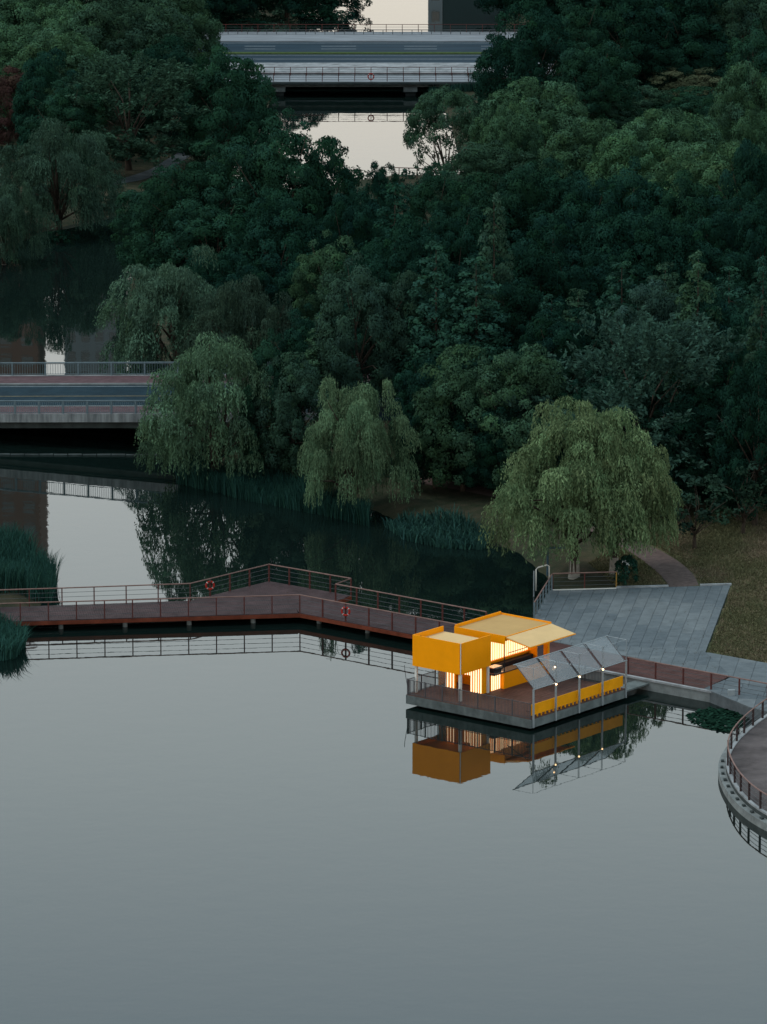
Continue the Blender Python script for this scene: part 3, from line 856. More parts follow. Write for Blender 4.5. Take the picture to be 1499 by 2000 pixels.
# filler trees deep in the wood and low undergrowth
frng = random.Random(21)
HEADS = [(P(t[1], t[2], t[4]), t[5]) for t in T]
used_lab = set()
def filler_label(p):
    order = sorted(HEADS, key=lambda h: np.linalg.norm((h[0] - p)[:2]))
    for rel in ('behind', 'left of', 'right of'):
        for hp, lb in order[:6]:
            d = p - hp
            if rel == 'behind' and d[1] < 0: continue
            if rel == 'left of' and d[0] > 0: continue
            if rel == 'right of' and d[0] < 0: continue
            w = ' '.join(('shaded tree half hidden ' + rel + ' the ' + lb).replace(',', '').split()[:16])
            if w not in used_lab:
                used_lab.add(w)
                return w
    return 'shaded tree almost hidden among the taller crowns of the wood'
for y0 in range(330, 760, 85):
    for x0 in range(260, 1500, 125):
        x = x0 + frng.uniform(-45, 45); y = y0 + frng.uniform(-25, 25); h = frng.uniform(7.5, 9.5)
        p = P(x, y, h + 0.8)
        if dist_poly(np.array([p[0]]), np.array([p[1]]), WATER_POLY)[0] < 4 or in_poly(np.array([p[0]]), np.array([p[1]]), WATER_POLY)[0]: continue
        if dist_poly(np.array([p[0]]), np.array([p[1]]), ROAD_E, False)[0] < 13: continue
        if (x < 700 and y > 560) or (x < 930 and y < 395): continue
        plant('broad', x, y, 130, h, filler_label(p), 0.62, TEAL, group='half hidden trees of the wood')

def undergrowth():
    rng = np.random.default_rng(17)
    q = np.stack([rng.uniform(-62, 72, 26000), rng.uniform(372, 745, 26000)], -1)
    d = dist_poly(q[:, 0], q[:, 1], WATER_POLY); ins_ = in_poly(q[:, 0], q[:, 1], WATER_POLY)
    ok = (~ins_) & (d > 1.2)
    ok &= dist_poly(q[:, 0], q[:, 1], ROAD_E, False) > 9.8
    open_px = [(700, 1030), (730, 965), (830, 915), (960, 935), (1010, 1000), (1180, 1030), (1240, 1020), (1300, 985), (1420, 930), (1600, 880), (1700, 1200), (1000, 1200)]
    op = np.array([P(x, y, 0.8)[:2] for x, y in open_px])
    ok &= ~in_poly(q[:, 0], q[:, 1], op)
    pth = np.array([P(x, y, 0.8)[:2] for x, y in ((205, 362), (262, 352), (310, 335), (352, 305), (385, 285))])
    ok &= dist_poly(q[:, 0], q[:, 1], pth, False) > 2.4
    fb0, fb1 = P(700, 162, 2)[1], P(700, 58, 2)[1]
    ok &= ~((q[:, 1] > fb0 - 1) & (q[:, 1] < fb1 + 1))
    lf = (q[:, 0] < P(330, 400)[0]) & (q[:, 1] > 500) & (d < 9)
    ok &= ~(lf & (rng.random(len(q)) < 0.75))
    q = q[ok][:3600]
    C, N, S, Hh = [], [], [], []
    z = ground_h(q[:, 0], q[:, 1])
    for p, z0 in zip(q, z):
        n = 46; r = rng.uniform(0.7, 1.5); hh = rng.uniform(0.5, 1.5)
        dd = sphere_dirs(n, rng); dd[:, 2] = np.abs(dd[:, 2])
        C.append(np.array([p[0], p[1], z0]) + dd * np.array([r, r, hh]) * rng.uniform(0.6, 1.05, (n, 1)))
        N.append(unit(dd + 0.6 * rng.normal(size=(n, 3))))
        S.append(rng.normal(1, 0.15) * np.clip(rng.normal(1, 0.2, n), 0.5, 1.6)); Hh.append(rng.normal(0.5, 0.01, n))
    C = np.concatenate(C); N = np.concatenate(N); S = np.concatenate(S); Hh = np.concatenate(Hh)
    L = rng.uniform(0.3, 0.55, len(C))
    o = link('undergrowth', leaf_mesh('undergrowth', C, N, L, L * 0.7, S, Hh, rng, M['leaf']))
    o.color = (0.028, 0.058, 0.040, 1)
    tag(o, 'low dark undergrowth covering the ground of the wood', 'undergrowth', None, 'stuff')
undergrowth()

# ------------------------------------------------------------------ railings
def lerp(a, b, t):
    return np.array(a) * (1 - t) + np.array(b) * t

def railing(parent, path, h, spacing=2.0, pm='post_red', rm='handrail', cables=3, pw=0.075, cr=0.016, rr=0.045, end=True, start=True, last_mat=None, bottom=True):
    """posts, one handrail and wires along a path of world points at deck level; all children of parent"""
    inv = frame(parent).inverted()
    me = MB().box(-pw / 2, pw / 2, -pw / 2 * 1.4, pw / 2 * 1.4, 0, h - 0.02).mesh('post', M[pm])
    prev = None
    spots = []
    for i in range(len(path) - 1):
        a, b = np.array(path[i], float), np.array(path[i + 1], float)
        L = np.linalg.norm((b - a)[:2])
        n = max(1, round(L / spacing))
        ang = math.atan2(b[1] - a[1], b[0] - a[0])
        for j in range(n + 1):
            if j == 0 and (i > 0 or not start): continue
            if j == n and i == len(path) - 2 and not end: continue
            q = lerp(a, b, j / n)
            m2 = me
            if last_mat and j == n and i == len(path) - 2:
                m2 = MB().box(-pw / 2, pw / 2, -pw / 2 * 1.4, pw / 2 * 1.4, 0, h - 0.02).mesh('post', M[last_mat])
            link('post', m2, parent, tuple(inv @ Vector(q)), ang)
            spots.append((q, ang))
    up = np.array([0, 0, h])
    MB().tube([np.array(p) + up for p in path], rr, 6).build('handrail', M[rm], parent)
    for k in range(cables):
        z = h * (k + 0.9) / (cables + 0.9)
        MB().tube([np.array(p) + [0, 0, z] for p in path], cr, 4).build('cable', M['cable'], parent)
    return spots

def strip_mesh(pts_px, width, lift, name, mat, z=0.8, wid=None):
    """sheet draped over the ground along a centre line"""
    c = np.array([P(x, y, z)[:2] for x, y in pts_px])
    dense = []
    for i in range(len(c) - 1):
        n = max(2, int(np.linalg.norm(c[i + 1] - c[i]) / 0.7))
        for j in range(n): dense.append(c[i] * (1 - j / n) + c[i + 1] * j / n)
    dense.append(c[-1]); dense = np.array(dense)
    for _ in range(6):
        dense[1:-1] = 0.5 * dense[1:-1] + 0.25 * (dense[:-2] + dense[2:])
    d = np.gradient(dense, axis=0); d = unit(d)
    nn = np.stack([-d[:, 1], d[:, 0]], -1)
    m = 6
    offs = np.linspace(-0.5, 0.5, m)
    ws = width if wid is None else np.interp(np.linspace(0, 1, len(dense)), np.linspace(0, 1, len(wid)), wid)
    ws = np.broadcast_to(ws, (len(dense),))
    xy = dense[:, None, :] + nn[:, None, :] * (offs[None, :, None] * ws[:, None, None])
    zz = ground_h(xy[..., 0].ravel(), xy[..., 1].ravel()).reshape(xy.shape[:2]) + lift
    co = np.concatenate([xy, zz[..., None]], -1).reshape(-1, 3)
    i = np.arange(len(co)).reshape(-1, m)
    f = np.stack([i[:-1, :-1], i[:-1, 1:], i[1:, 1:], i[1:, :-1]], -1).reshape(-1, 4)
    return tag(link(name, quads(name, co, f, mat)), kind='structure')

strip_mesh([(1338, 1146), (1322, 1118), (1292, 1092), (1255, 1070), (1205, 1050)], 2.0, 0.035, 'brick_path', M['path'], wid=[2.1, 2.3, 2.4, 2.2, 1.9])
strip_mesh([(1205, 1050), (1120, 1010), (1010, 978), (905, 952), (815, 934)], 1.8, 0.04, 'bank_path', M['path'])
strip_mesh([(205, 362), (262, 352), (310, 335), (352, 305), (385, 285)], 2.0, 0.04, 'bank_path', M['path_dark'])

# ------------------------------------------------------------------ footbridge
DZ = 0.75
fb = thing('footbridge', 'angled timber footbridge with red brown posts and a widened lookout platform', 'footbridge', P(586, 1197, 0))
FRONT = [P(-70, 1216.5, DZ), P(586, 1197, DZ), P(1062, 1287.4, DZ)]
BACK = [P(-70, 1188, DZ), P(122, 1182, DZ), P(372, 1173, DZ), P(526, 1135, DZ), P(686, 1163, DZ), P(656, 1174, DZ), P(950, 1229, DZ), P(1062, 1250, DZ)]
FRONT2 = [FRONT[2], P(1226, 1318.5, DZ), P(1372, 1346.2, DZ)]
BACK2 = [BACK[-1], P(1425, 1321, DZ)]

def plank_deck(poly_xy, z, ang, w, gap, t, name, mat, parent, kind='stuff'):
    """boards of width w laid side by side, cut to the outline"""
    poly = [np.array(p[:2]) for p in poly_xy]
    ca, sa = math.cos(ang), math.sin(ang)
    rot = lambda p: np.array([p[0] * ca + p[1] * sa, -p[0] * sa + p[1] * ca])
    irot = lambda p: np.array([p[0] * ca - p[1] * sa, p[0] * sa + p[1] * ca])
    pr = [rot(p) for p in poly]
    x0 = min(p[0] for p in pr); x1 = max(p[0] for p in pr)
    mb = MB()
    x = x0
    rng = random.Random(3)
    while x < x1:
        a, b = x + gap / 2, min(x + w - gap / 2, x1)
        iv = []
        for q in (a, b):
            ys = []
            for i in range(len(pr)):
                p, r = pr[i], pr[(i + 1) % len(pr)]
                if (p[0] - q) * (r[0] - q) < 0:
                    ys.append(p[1] + (r[1] - p[1]) * (q - p[0]) / (r[0] - p[0]))
            iv.append(sorted(ys))
        if len(iv[0]) == len(iv[1]) and len(iv[0]) >= 2:
            for k in range(0, len(iv[0]) - 1, 2):
                dz = rng.uniform(-0.004, 0.004)
                c4 = [irot((a, iv[0][k])), irot((b, iv[1][k])), irot((b, iv[1][k + 1])), irot((a, iv[0][k + 1]))]
                mb.prism(c4, z - t + dz, z + dz)
        x += w
    return mb.build(name, mat, parent, kind=kind)

deck_poly = FRONT + BACK[::-1]
d1 = math.atan2(*(FRONT[1] - FRONT[0])[[1, 0]])
plank_deck([FRONT[0], FRONT[1], P(526, 1135, DZ), BACK[2], BACK[1], BACK[0]], DZ, d1, 0.16, 0.014, 0.05, 'decking', M['deck'], fb)
d2 = math.atan2(*(FRONT[2] - FRONT[1])[[1, 0]])
plank_deck([FRONT[1], FRONT[2], BACK[7], BACK[6], BACK[5], BACK[4], BACK[3]], DZ, d2, 0.16, 0.014, 0.05, 'decking', M['deck'], fb)
plank_deck(FRONT2 + BACK2[::-1], DZ, d2, 0.16, 0.014, 0.05, 'decking', M['deck_red'], fb)
for pts in (FRONT, BACK):
    for i in range(len(pts) - 1):
        a, b = pts[i], pts[i + 1]
        dd = unit((b - a)[None, :])[0]; nn = np.array([-dd[1], dd[0], 0]) * 0.06
        MB().slab(a - nn + [0, 0, -0.053], b - nn + [0, 0, -0.053], b + nn + [0, 0, -0.053], a + nn + [0, 0, -0.053], 0.26).build('edge_beam', M['beam_red'], fb)
inner = [lerp(FRONT[0], BACK[0], .5), lerp(FRONT[1], BACK[3], .3), lerp(FRONT[2], BACK[7], .5)]
for i in range(2):
    for s in (0.12, 0.5, 0.88):
        a = lerp(FRONT[i], (BACK[0], BACK[3], BACK[7])[i] if i != 1 else lerp(FRONT[1], BACK[3], 0.75), s) - [0, 0, 0.06]
        b = lerp(FRONT[i + 1], (lerp(FRONT[1], BACK[3], 0.6), BACK[7])[i], s) - [0, 0, 0.06]
        dd = unit((b - a)[None, :])[0]; nn = np.array([-dd[1], dd[0], 0]) * 0.1
        MB().slab(a - nn, b - nn, b + nn, a + nn, 0.3).build('girder', M['concrete_dark'], fb)
for i, n in ((0, 5), (1, 5)):
    for j in range(n):
        t = (j + 0.5) / n
        for s in (0.15, 0.8):
            a = lerp(FRONT[i], FRONT[i + 1], t); b = lerp((BACK[0], BACK[3])[i], (BACK[2], BACK[7])[i], t)
            q = lerp(a, b, s if i else s * 0.9)
            MB().tube([(q[0], q[1], -1.5), (q[0], q[1], DZ - 0.35)], 0.17, 10).build('pile', M['concrete'], fb)
RH = 1.25
ins = lambda p, q, t=0.02: lerp(p, q, t)
sp_front = railing(fb, [p + np.array([0, 0.12, 0]) for p in (FRONT[0], FRONT[1], P(905, 1257.6, DZ))], RH, 2.0)
sp_back = railing(fb, [p + np.array([0, -0.12, 0]) for p in BACK[:-1]], RH, 2.0)
railing(fb, [P(1226, 1318.5, DZ) + np.array([0.05, 0.2, 0]), P(1500, 1370.5, DZ) + np.array([0, 0.2, 0])], 1.15, 2.15)

def lifebuoy(at, ang, label, d=0.68):
    o = thing('lifebuoy', label, 'lifebuoy', at, ang, 'red lifebuoys hung on railings')
    ring, bands = MB(), []
    n, m, Rr, r = 28, 8, d / 2 - 0.065, 0.068
    def tor(i0, i1, rad):
        mb = MB()
        for i in range(i0, i1 + 1):
            a = 2 * math.pi * i / n
            for j in range(m):
                b = 2 * math.pi * j / m
                q = Rr + rad * math.cos(b)
                mb.v.append((q * math.cos(a), rad * math.sin(b), q * math.sin(a)))
        for i in range(i1 - i0):
            for j in range(m):
                k = i * m
                mb.f.append((k + j, k + (j + 1) % m, k + m + (j + 1) % m, k + m + j))
        return mb
    tor(0, n, r).build('ring', M['buoy_red'], o, local=True, smooth=True)
    for q in range(4):
        tor(q * 7 + 3, q * 7 + 4, r * 1.1).build('band', M['buoy_white'], o, local=True, smooth=True)
    MB().box(-0.03, 0.03, -0.1, 0.05, Rr - 0.02, Rr + 0.12).build('hook', M['cable'], o, local=True)
    return o

def near(spots, px, py):
    tgt = P(px, py, DZ)
    return min(spots, key=lambda s: np.linalg.norm((s[0] - tgt)[:2]))
q, a = near(sp_back, 412, 1164)
lifebuoy(q + np.array([0, -0.13, 0.80]), 0.25, 'red lifebuoy on the lookout platform rail of the footbridge')
q, a = near(sp_front, 682, 1217)
lifebuoy(q + np.array([0, -0.13, 0.72]), -0.3, 'red lifebuoy on the front rail of the footbridge left of the kiosk')

# ------------------------------------------------------------------ plaza
def clip_convex(sub, clip):
    n = len(clip)
    ar = sum(clip[i][0] * clip[(i + 1) % n][1] - clip[(i + 1) % n][0] * clip[i][1] for i in range(n))
    cl = clip if ar > 0 else clip[::-1]
    out = list(sub)
    for i in range(n):
        a, b = cl[i], cl[(i + 1) % n]
        inp, out = out, []
        if not inp: return []
        side = lambda p: (b[0] - a[0]) * (p[1] - a[1]) - (b[1] - a[1]) * (p[0] - a[0])
        for j in range(len(inp)):
            p, q = inp[j - 1], inp[j]
            sp, sq = side(p), side(q)
            if sq >= 0:
                if sp < 0: t = sp / (sp - sq); out.append((p[0] + t * (q[0] - p[0]), p[1] + t * (q[1] - p[1])))
                out.append(q)
            elif sp >= 0:
                t = sp / (sp - sq); out.append((p[0] + t * (q[0] - p[0]), p[1] + t * (q[1] - p[1])))
    return out

PZ = 0.80
M['slab'] = surf('granite_slab', (0.118, 0.136, 0.148), 0.75, 0.2, 1.3, bump=0.15)
SLABS = [M['slab'], surf('granite_slab_pale', (0.138, 0.155, 0.165), 0.75, 0.2, 1.1, bump=0.15),
         surf('granite_slab_dark', (0.100, 0.118, 0.131), 0.75, 0.2, 1.5, bump=0.15)]
M['concrete_joint'] = surf('joint_mortar', (0.098, 0.110, 0.118), 0.9, 0.3, 1.0)
plz = MB()
plz.prism([tuple(p) for p in PLAZA_MAIN], -0.6, PZ - 0.05)
plaza = plz.build('plaza', M['concrete_joint'])
tag(plaza, kind='structure')
plz2 = MB().prism([tuple(p) for p in PLAZA_SIDE], -0.6, PZ - 0.053)
plaza2 = plz2.build('plaza_walk', M['concrete_joint'])
tag(plaza2, kind='structure')
ax = unit((np.array(PLAZA_MAIN[1]) - np.array(PLAZA_MAIN[2]))[None])[0]
bx_ = np.array([ax[1], -ax[0]])
def lay(par, poly, sw, sl, rng):
    pts = np.array(poly)
    us = pts @ bx_; vs = pts @ ax
    u = us.min(); col = 0
    while u < us.max():
        v = vs.min() - (sl / 2 if col % 2 else 0)
        while v < vs.max():
            g = 0.011
            rect = [bx_ * a + ax * b for a, b in ((u + g, v + g), (u + sw - g, v + g), (u + sw - g, v + sl - g), (u + g, v + sl - g))]
            c = clip_convex([tuple(r) for r in rect], [tuple(p) for p in poly])
            if len(c) >= 3:
                area = abs(sum(c[i - 1][0] * c[i][1] - c[i][0] * c[i - 1][1] for i in range(len(c)))) / 2
                if area > 0.02:
                    # whole bands of slabs come from paler or darker batches
                    k = int((math.sin(v * 0.33 + 0.35 * col) + rng.uniform(-0.7, 0.7)) > 0.55) + 2 * int((math.sin(v * 0.33 + 0.35 * col) + rng.uniform(-0.7, 0.7)) < -0.75)
                    o = MB().prism(c, PZ - 0.06, PZ + rng.uniform(-0.003, 0.003)).build('slab', SLABS[min(k, 2)], par)
            v += sl
        u += sw; col += 1
# main outline is split into convex pieces
MA = [PLAZA_MAIN[5], PLAZA_MAIN[0], PLAZA_MAIN[1], PLAZA_MAIN[2], PLAZA_MAIN[4]]
MBp = [PLAZA_MAIN[4], PLAZA_MAIN[2], PLAZA_MAIN[3]]
srng = random.Random(9)
lay(plaza, MA, 0.8, 2.0, srng)
lay(plaza, MBp, 0.8, 2.0, srng)
lay(plaza2, [PLAZA_SIDE[0], PLAZA_SIDE[1], PLAZA_SIDE[2], PLAZA_SIDE[5]], 1.2, 2.4, srng)
lay(plaza2, [PLAZA_SIDE[5], PLAZA_SIDE[2], PLAZA_SIDE[3], PLAZA_SIDE[4]], 1.2, 2.4, srng)
def kerb(a, b, par):
    a, b = np.append(a, 0), np.append(b, 0)
    d = unit((b - a)[None])[0]; n = np.array([-d[1], d[0], 0]) * 0.12
    MB().prism([tuple((a - n)[:2]), tuple((b - n)[:2]), tuple((b + n)[:2]), tuple((a + n)[:2])], 0.3, PZ + 0.10).build('kerb', M['concrete_pale'], par)
off = np.array([0, 0.15])
kerb(P(1204, 1149, PZ)[:2] + off, P(1306, 1146.2, PZ)[:2] + off, plaza)
kerb(P(1368, 1144.6, PZ)[:2] + off, P(1429, 1143, PZ)[:2] + off, plaza)
# sea wall under the waterside edge
sw = thing('sea_wall', 'grey concrete sea wall between the kiosk and the curved terrace', 'wall', P(1226, 1339, 0))
wd = unit((P(1500, 1370.5, DZ) - P(1062, 1287.4, DZ))[None])[0]; wn_ = np.array([-wd[1], wd[0], 0])
a, b = P(1062, 1287.4, DZ), P(1540, 1378, DZ)
MB().prism([tuple((a - wn_ * 0.1)[:2]), tuple((b - wn_ * 0.1)[:2]), tuple((b + wn_ * 0.5)[:2]), tuple((a + wn_ * 0.5)[:2])], -1.5, DZ - 0.06).build('wall_body', M['concrete'], sw)
MB().prism([tuple((a - wn_ * 0.18)[:2]), tuple((b - wn_ * 0.18)[:2]), tuple((b + wn_ * 0.07)[:2]), tuple((a + wn_ * 0.07)[:2])], DZ - 0.1, DZ + 0.03).build('coping', M['concrete_pale'], sw)
p = P(1428, 1357, DZ)
jb = tag(MB().box(p[0] - 0.22, p[0] + 0.22, p[1] - 0.45, p[1] - 0.2, DZ - 0.1, DZ + 0.42).build('junction_box', M['grey_steel']), 'small grey junction box fixed to the sea wall railing', 'box')
# plaza corner railings
pr = thing('railing', 'red brown railing with a yellowish end post at the far left corner of the plaza', 'railing', P(1080, 1151, PZ))
railing(pr, [P(1080, 1151.5, PZ), P(1204, 1148, PZ)], 1.15, 2.1, cables=3, pm='post_red', last_mat='post_ochre', rm='handrail')
MB().slab(P(1080, 1151.5, PZ + .05) - [0, .06, 0], P(1204, 1148, PZ + .05) - [0, .06, 0], P(1204, 1148, PZ + .05) + [0, .06, 0], P(1080, 1151.5, PZ + .05) + [0, .06, 0], 0.1).build('bottom_rail', M['white_steel'], pr)
pl = thing('railing', 'blue grey railing along the water side of the plaza behind the kiosk', 'railing', P(1044, 1208, PZ))
railing(pl, [P(1044, 1208, PZ), P(1078, 1153, PZ)], 1.15, 1.5, pm='steel_blue', rm='handrail', cables=3)
gt = thing('pipe_hoop', 'bent grey pipe hoop standing in the water beside the plaza corner', 'pipe', P(1043, 1165, 0))
a = P(1043, 1165, 0); b = P(1074, 1160, 0)
MB().tube([a + [0, 0, -0.8], a + [0, 0, 1.85]], 0.05, 8).build('pile', M['grey_steel'], gt)
MB().tube([a + [0.15, 0, 0.4], a + [0.15, 0, 1.95], a + [0.28, 0, 2.1], b + [-0.2, 0, 2.1], b + [-0.05, 0, 2.0], b + [-0.05, 0, 0.7]], 0.05, 8).build('hoop', M['white_steel'], gt, smooth=True)
lp = thing('path_lamp', 'dark blue lamp post with a flat arm under the willow pair', 'lamp', P(1070, 1124, 0.7))
a = P(1070, 1124, 0.6)
MB().tube([a, a + [0, 0, 2.0]], [0.09, 0.07], 8).build('post', M['lamp_blue'], lp)
MB().box(a[0] - 0.08, a[0] + 1.35, a[1] - 0.12, a[1] + 0.12, a[2] + 1.98, a[2] + 2.07).build('arm', M['lamp_blue'], lp)
sg = thing('lawn_sign', 'small pale sign board on the grass behind the plaza corner', 'sign', P(1226, 1118, 0.8))
a = P(1226, 1116, 0.75)
MB().slab(a + [-0.4, -0.1, 0.5], a + [0.4, -0.1, 0.5], a + [0.35, 0.45, 0.72], a + [-0.35, 0.45, 0.72], 0.05).build('board', M['sign'], sg)
MB().box(a[0] - 0.05, a[0] + 0.05, a[1] + 0.1, a[1] + 0.18, 0.5, a[2] + 0.55).build('leg', M['lamp_blue'], sg)

# ------------------------------------------------------------------ curved terrace at the right edge
ct = thing('curved_terrace', 'round edged terrace with curved railing at the right edge of the lake', 'terrace', P(1470, 1490, 0))
CUR = [(1530, 1376), (1497, 1397), (1464, 1422), (1444, 1440), (1430, 1456), (1420, 1475), (1417, 1492), (1424, 1513), (1436, 1537), (1452, 1557), (1472, 1575), (1498, 1592), (1540, 1612), (1600, 1632)]
cw = np.array([P(x, y, DZ)[:2] for x, y in CUR])
def resample(pts, n):
    s = np.r_[0, np.cumsum(np.linalg.norm(np.diff(pts, axis=0), axis=1))]
    t = np.linspace(0, s[-1], n)
    return np.stack([np.interp(t, s, pts[:, k]) for k in range(2)], -1)
cw = resample(cw, 90)
for _ in range(40):
    cw[1:-1] = 0.5 * cw[1:-1] + 0.25 * (cw[:-2] + cw[2:])
cn = np.gradient(cw, axis=0); cn = unit(cn); cn = np.stack([cn[:, 1], -cn[:, 0]], -1)
if cn[45, 0] > 0: cn = -cn
inner_ = [(P(1640, 1632, DZ)[0], cw[-1, 1]), (P(1640, 1376, DZ)[0], cw[0, 1])]
MB().prism([tuple(q) for q in cw + cn * 0.05] + inner_, -1.5, DZ - 0.06).build('body', M['concrete_dark'], ct)
M['terrace_top'] = surf('terrace_top', (0.095, 0.080, 0.080), 0.8, 0.45, 0.5, bump=0.2)
MB().prism([tuple(q) for q in cw] + inner_, DZ - 0.055, DZ).build('paving', M['terrace_top'], ct)
def ring_strip(o0, o1, z0, z1, nm, mat):
    mb = MB()
    for i in range(len(cw) - 1):
        a0, a1 = cw[i] + cn[i] * o0, cw[i] + cn[i] * o1
        b0, b1 = cw[i + 1] + cn[i + 1] * o0, cw[i + 1] + cn[i + 1] * o1
        k = len(mb.v)
        for q in (a0, a1, b1, b0): mb.v.append((q[0], q[1], z1))
        for q in (a0, a1, b1, b0): mb.v.append((q[0], q[1], z0))
        mb.f += [(k, k + 1, k + 2, k + 3), (k + 1, k + 5, k + 6, k + 2), (k, k + 3, k + 7, k + 4), (k + 4, k + 7, k + 6, k + 5)]
        if i == 0: mb.f.append((k, k + 4, k + 5, k + 1))
    return mb.build(nm, mat, ct)
ring_strip(0.06, 0.52, -0.3, DZ - 0.28, 'outer_ledge', M['concrete'])
ring_strip(-0.16, 0.055, DZ - 0.05, DZ + 0.06, 'kerb', M['concrete_pale'])
for i in range(38, 86, 4):
    q = cw[i] + cn[i] * 0.3
    o = MB().box(-0.14, 0.14, -0.09, 0.09, 0, 0.12).build('wall_lamp', M['concrete_dark'], ct, local=True)
    o.location = frame(ct).inverted() @ Vector((q[0], q[1], DZ - 0.285)); o.rotation_euler = (0, 0, math.atan2(cn[i, 1], cn[i, 0]) + math.pi / 2)
cs = resample(cw - cn * 0.05, 42)
path = [np.array([q[0], q[1], DZ + 0.055]) for q in cs]
inv = frame(ct).inverted()
pme = MB().box(-0.06, 0.06, -0.05, 0.05, 0, 1.1).mesh('post', M['post_dark'])
ss = np.r_[0, np.cumsum(np.linalg.norm(np.diff(cs, axis=0), axis=1))]
tpos = 0.0
while tpos < ss[-1]:
    q = np.array([np.interp(tpos, ss, cs[:, k]) for k in range(2)])
    link('post', pme, ct, tuple(inv @ Vector((q[0], q[1], DZ + 0.05))), 0.3)
    tpos += 2.0
MB().tube([p + [0, 0, 1.1] for p in path], 0.045, 6).build('handrail', M['handrail'], ct)
for k in range(3):
    MB().tube([p + [0, 0, 0.25 + 0.28 * k] for p in path], 0.016, 4).build('cable', M['cable'], ct)

# ------------------------------------------------------------------ floating kiosk
KO = P(1037, 1429, 0); KA = R(51.0)
D = 0.80
def KB(): return MB()
pt = thing('pontoon', 'square floating pontoon with timber deck and thin railings under the yellow kiosk', 'pontoon', KO, KA)
KB().box(0.7, 9.6, 0.6, 9.6, -0.8, 0.21).build('float', M['hull_dark'], pt, local=True)
hb = KB(); hb.box(0.03, 10.3, 0.0, 10.2, 0.2, 0.745).build('hull', M['hull'], pt, local=True)
mb = KB()
for i in range(102): mb.box(-0.035, 0.028, 0.02 + i * 0.1, 0.075 + i * 0.1, 0.2, 0.77)
mb.build('hull_cladding', M['hull'], pt, local=True, kind='stuff')
mb = KB()
for i in range(68): mb.box(0.05, 10.28, 0.02 + i * 0.15, 0.155 + i * 0.15, 0.75, D + random.uniform(-0.004, 0.003))
mb.build('decking', M['deck_in'], pt, local=True, kind='stuff')
def fence(a, b, n_post, nm='baluster_row'):
    a, b = np.array(a, float), np.array(b, float)
    L = np.linalg.norm(b - a); d = (b - a) / L
    rz = math.atan2(d[1], d[0])
    for z, nmr, r in ((D + 1.0, 'top_rail', 0.026), (D + 0.06, 'bottom_rail', 0.02)):
        KB().tube([(*a, z), (*b, z)], r, 5).build(nmr, M['rail_steel'], pt, local=True)
    mb = KB()
    k = int(L / 0.115)
    for i in range(k + 1):
        q = a + d * L * i / k
        mb.box(q[0] - 0.012, q[0] + 0.012, q[1] - 0.012, q[1] + 0.012, D - 0.02, D + 1.0)
    mb.build(nm, M['rail_steel'], pt, local=True, kind='stuff')
    me = MB().box(-0.03, 0.03, -0.03, 0.03, -0.05, 1.06).mesh('fence_post', M['rail_steel'])
    for i in range(n_post + 1):
        q = a + d * L * i / n_post
        link('fence_post', me, pt, (q[0], q[1], D), rz)
fence((0.08, 0.1), (0.08, 10.1), 7)
fence((0.1, 10.14), (3.0, 10.14), 2)
fence((10.2, 2.0), (10.2, 6.0), 3)
mb = KB()
for z, pz in ((0.35, 0), ):
    pass
KB().box(10.32, 13.3, 0.35, 1.5, 0.42, 0.52).build('gangway', M['hull'], pt, local=True)
KB().box(10.32, 13.6, 6.6, 8.4, 0.62, 0.74).build('gangway', M['deck_in'], pt, local=True)
KB().tube([(0.05, 10.0, 0.8), (-0.05, 10.25, 2.4), (-0.02, 10.3, 2.75)], 0.02, 5).build('mooring_pole', M['rail_steel'], pt, local=True)

kk = thing('kiosk', 'bright yellow floating cafe kiosk with cream roofs and glowing light tubes', 'kiosk', KO + np.array([0, 0, D]), KA)
def K(x0, x1, y0, y1, z0, z1, nm, mat, par=kk):
    return MB().box(x0, x1, y0, y1, z0 - D, z1 - D).build(nm, M[mat], par, local=True)
tube_me = {}
def tubes(axis_, fixed, a, b, z0, z1, pitch=0.185, w=0.07):
    n = int((b - a) / pitch)
    key = round(z1 - z0, 2), axis_
    if key not in tube_me:
        tube_me[key] = MB().box(*((-0.02, 0.02, -w / 2, w / 2) if axis_ == 'v' else (-w / 2, w / 2, -0.02, 0.02)), 0, z1 - z0).mesh('light_tube', M['strip'])
    for i in range(n):
        t = a + (i + 0.5) * (b - a) / n
        link('light_tube', tube_me[key], kk, (fixed, t, z0 - D) if axis_ == 'v' else (t, fixed, z0 - D))
# raised sign box
K(0.68, 0.74, 6.31, 10.2, 2.6, 4.66, 'sign_panel', 'yellow')
K(0.77, 3.85, 6.22, 6.28, 2.6, 4.66, 'sign_panel', 'yellow')
K(0.75, 3.85, 10.14, 10.2, 2.6, 4.66, 'sign_panel', 'yellow')
K(0.745, 3.84, 6.285, 10.13, 4.22, 4.30, 'sign_box_roof', 'flap')
K(0.745, 3.84, 6.285, 10.13, 2.9, 2.96, 'ceiling', 'yellow')
K(0.75, 0.92, 6.29, 6.46, D, 4.21, 'column', 'white_steel')
K(0.70, 0.745, 6.24, 6.285, 2.6, 4.66, 'corner_trim', 'white_steel')
K(0.80, 0.96, 9.96, 10.12, D, 2.9, 'column', 'white_steel')
K(3.62, 3.80, 6.30, 6.46, D, 2.9, 'column', 'white_steel')
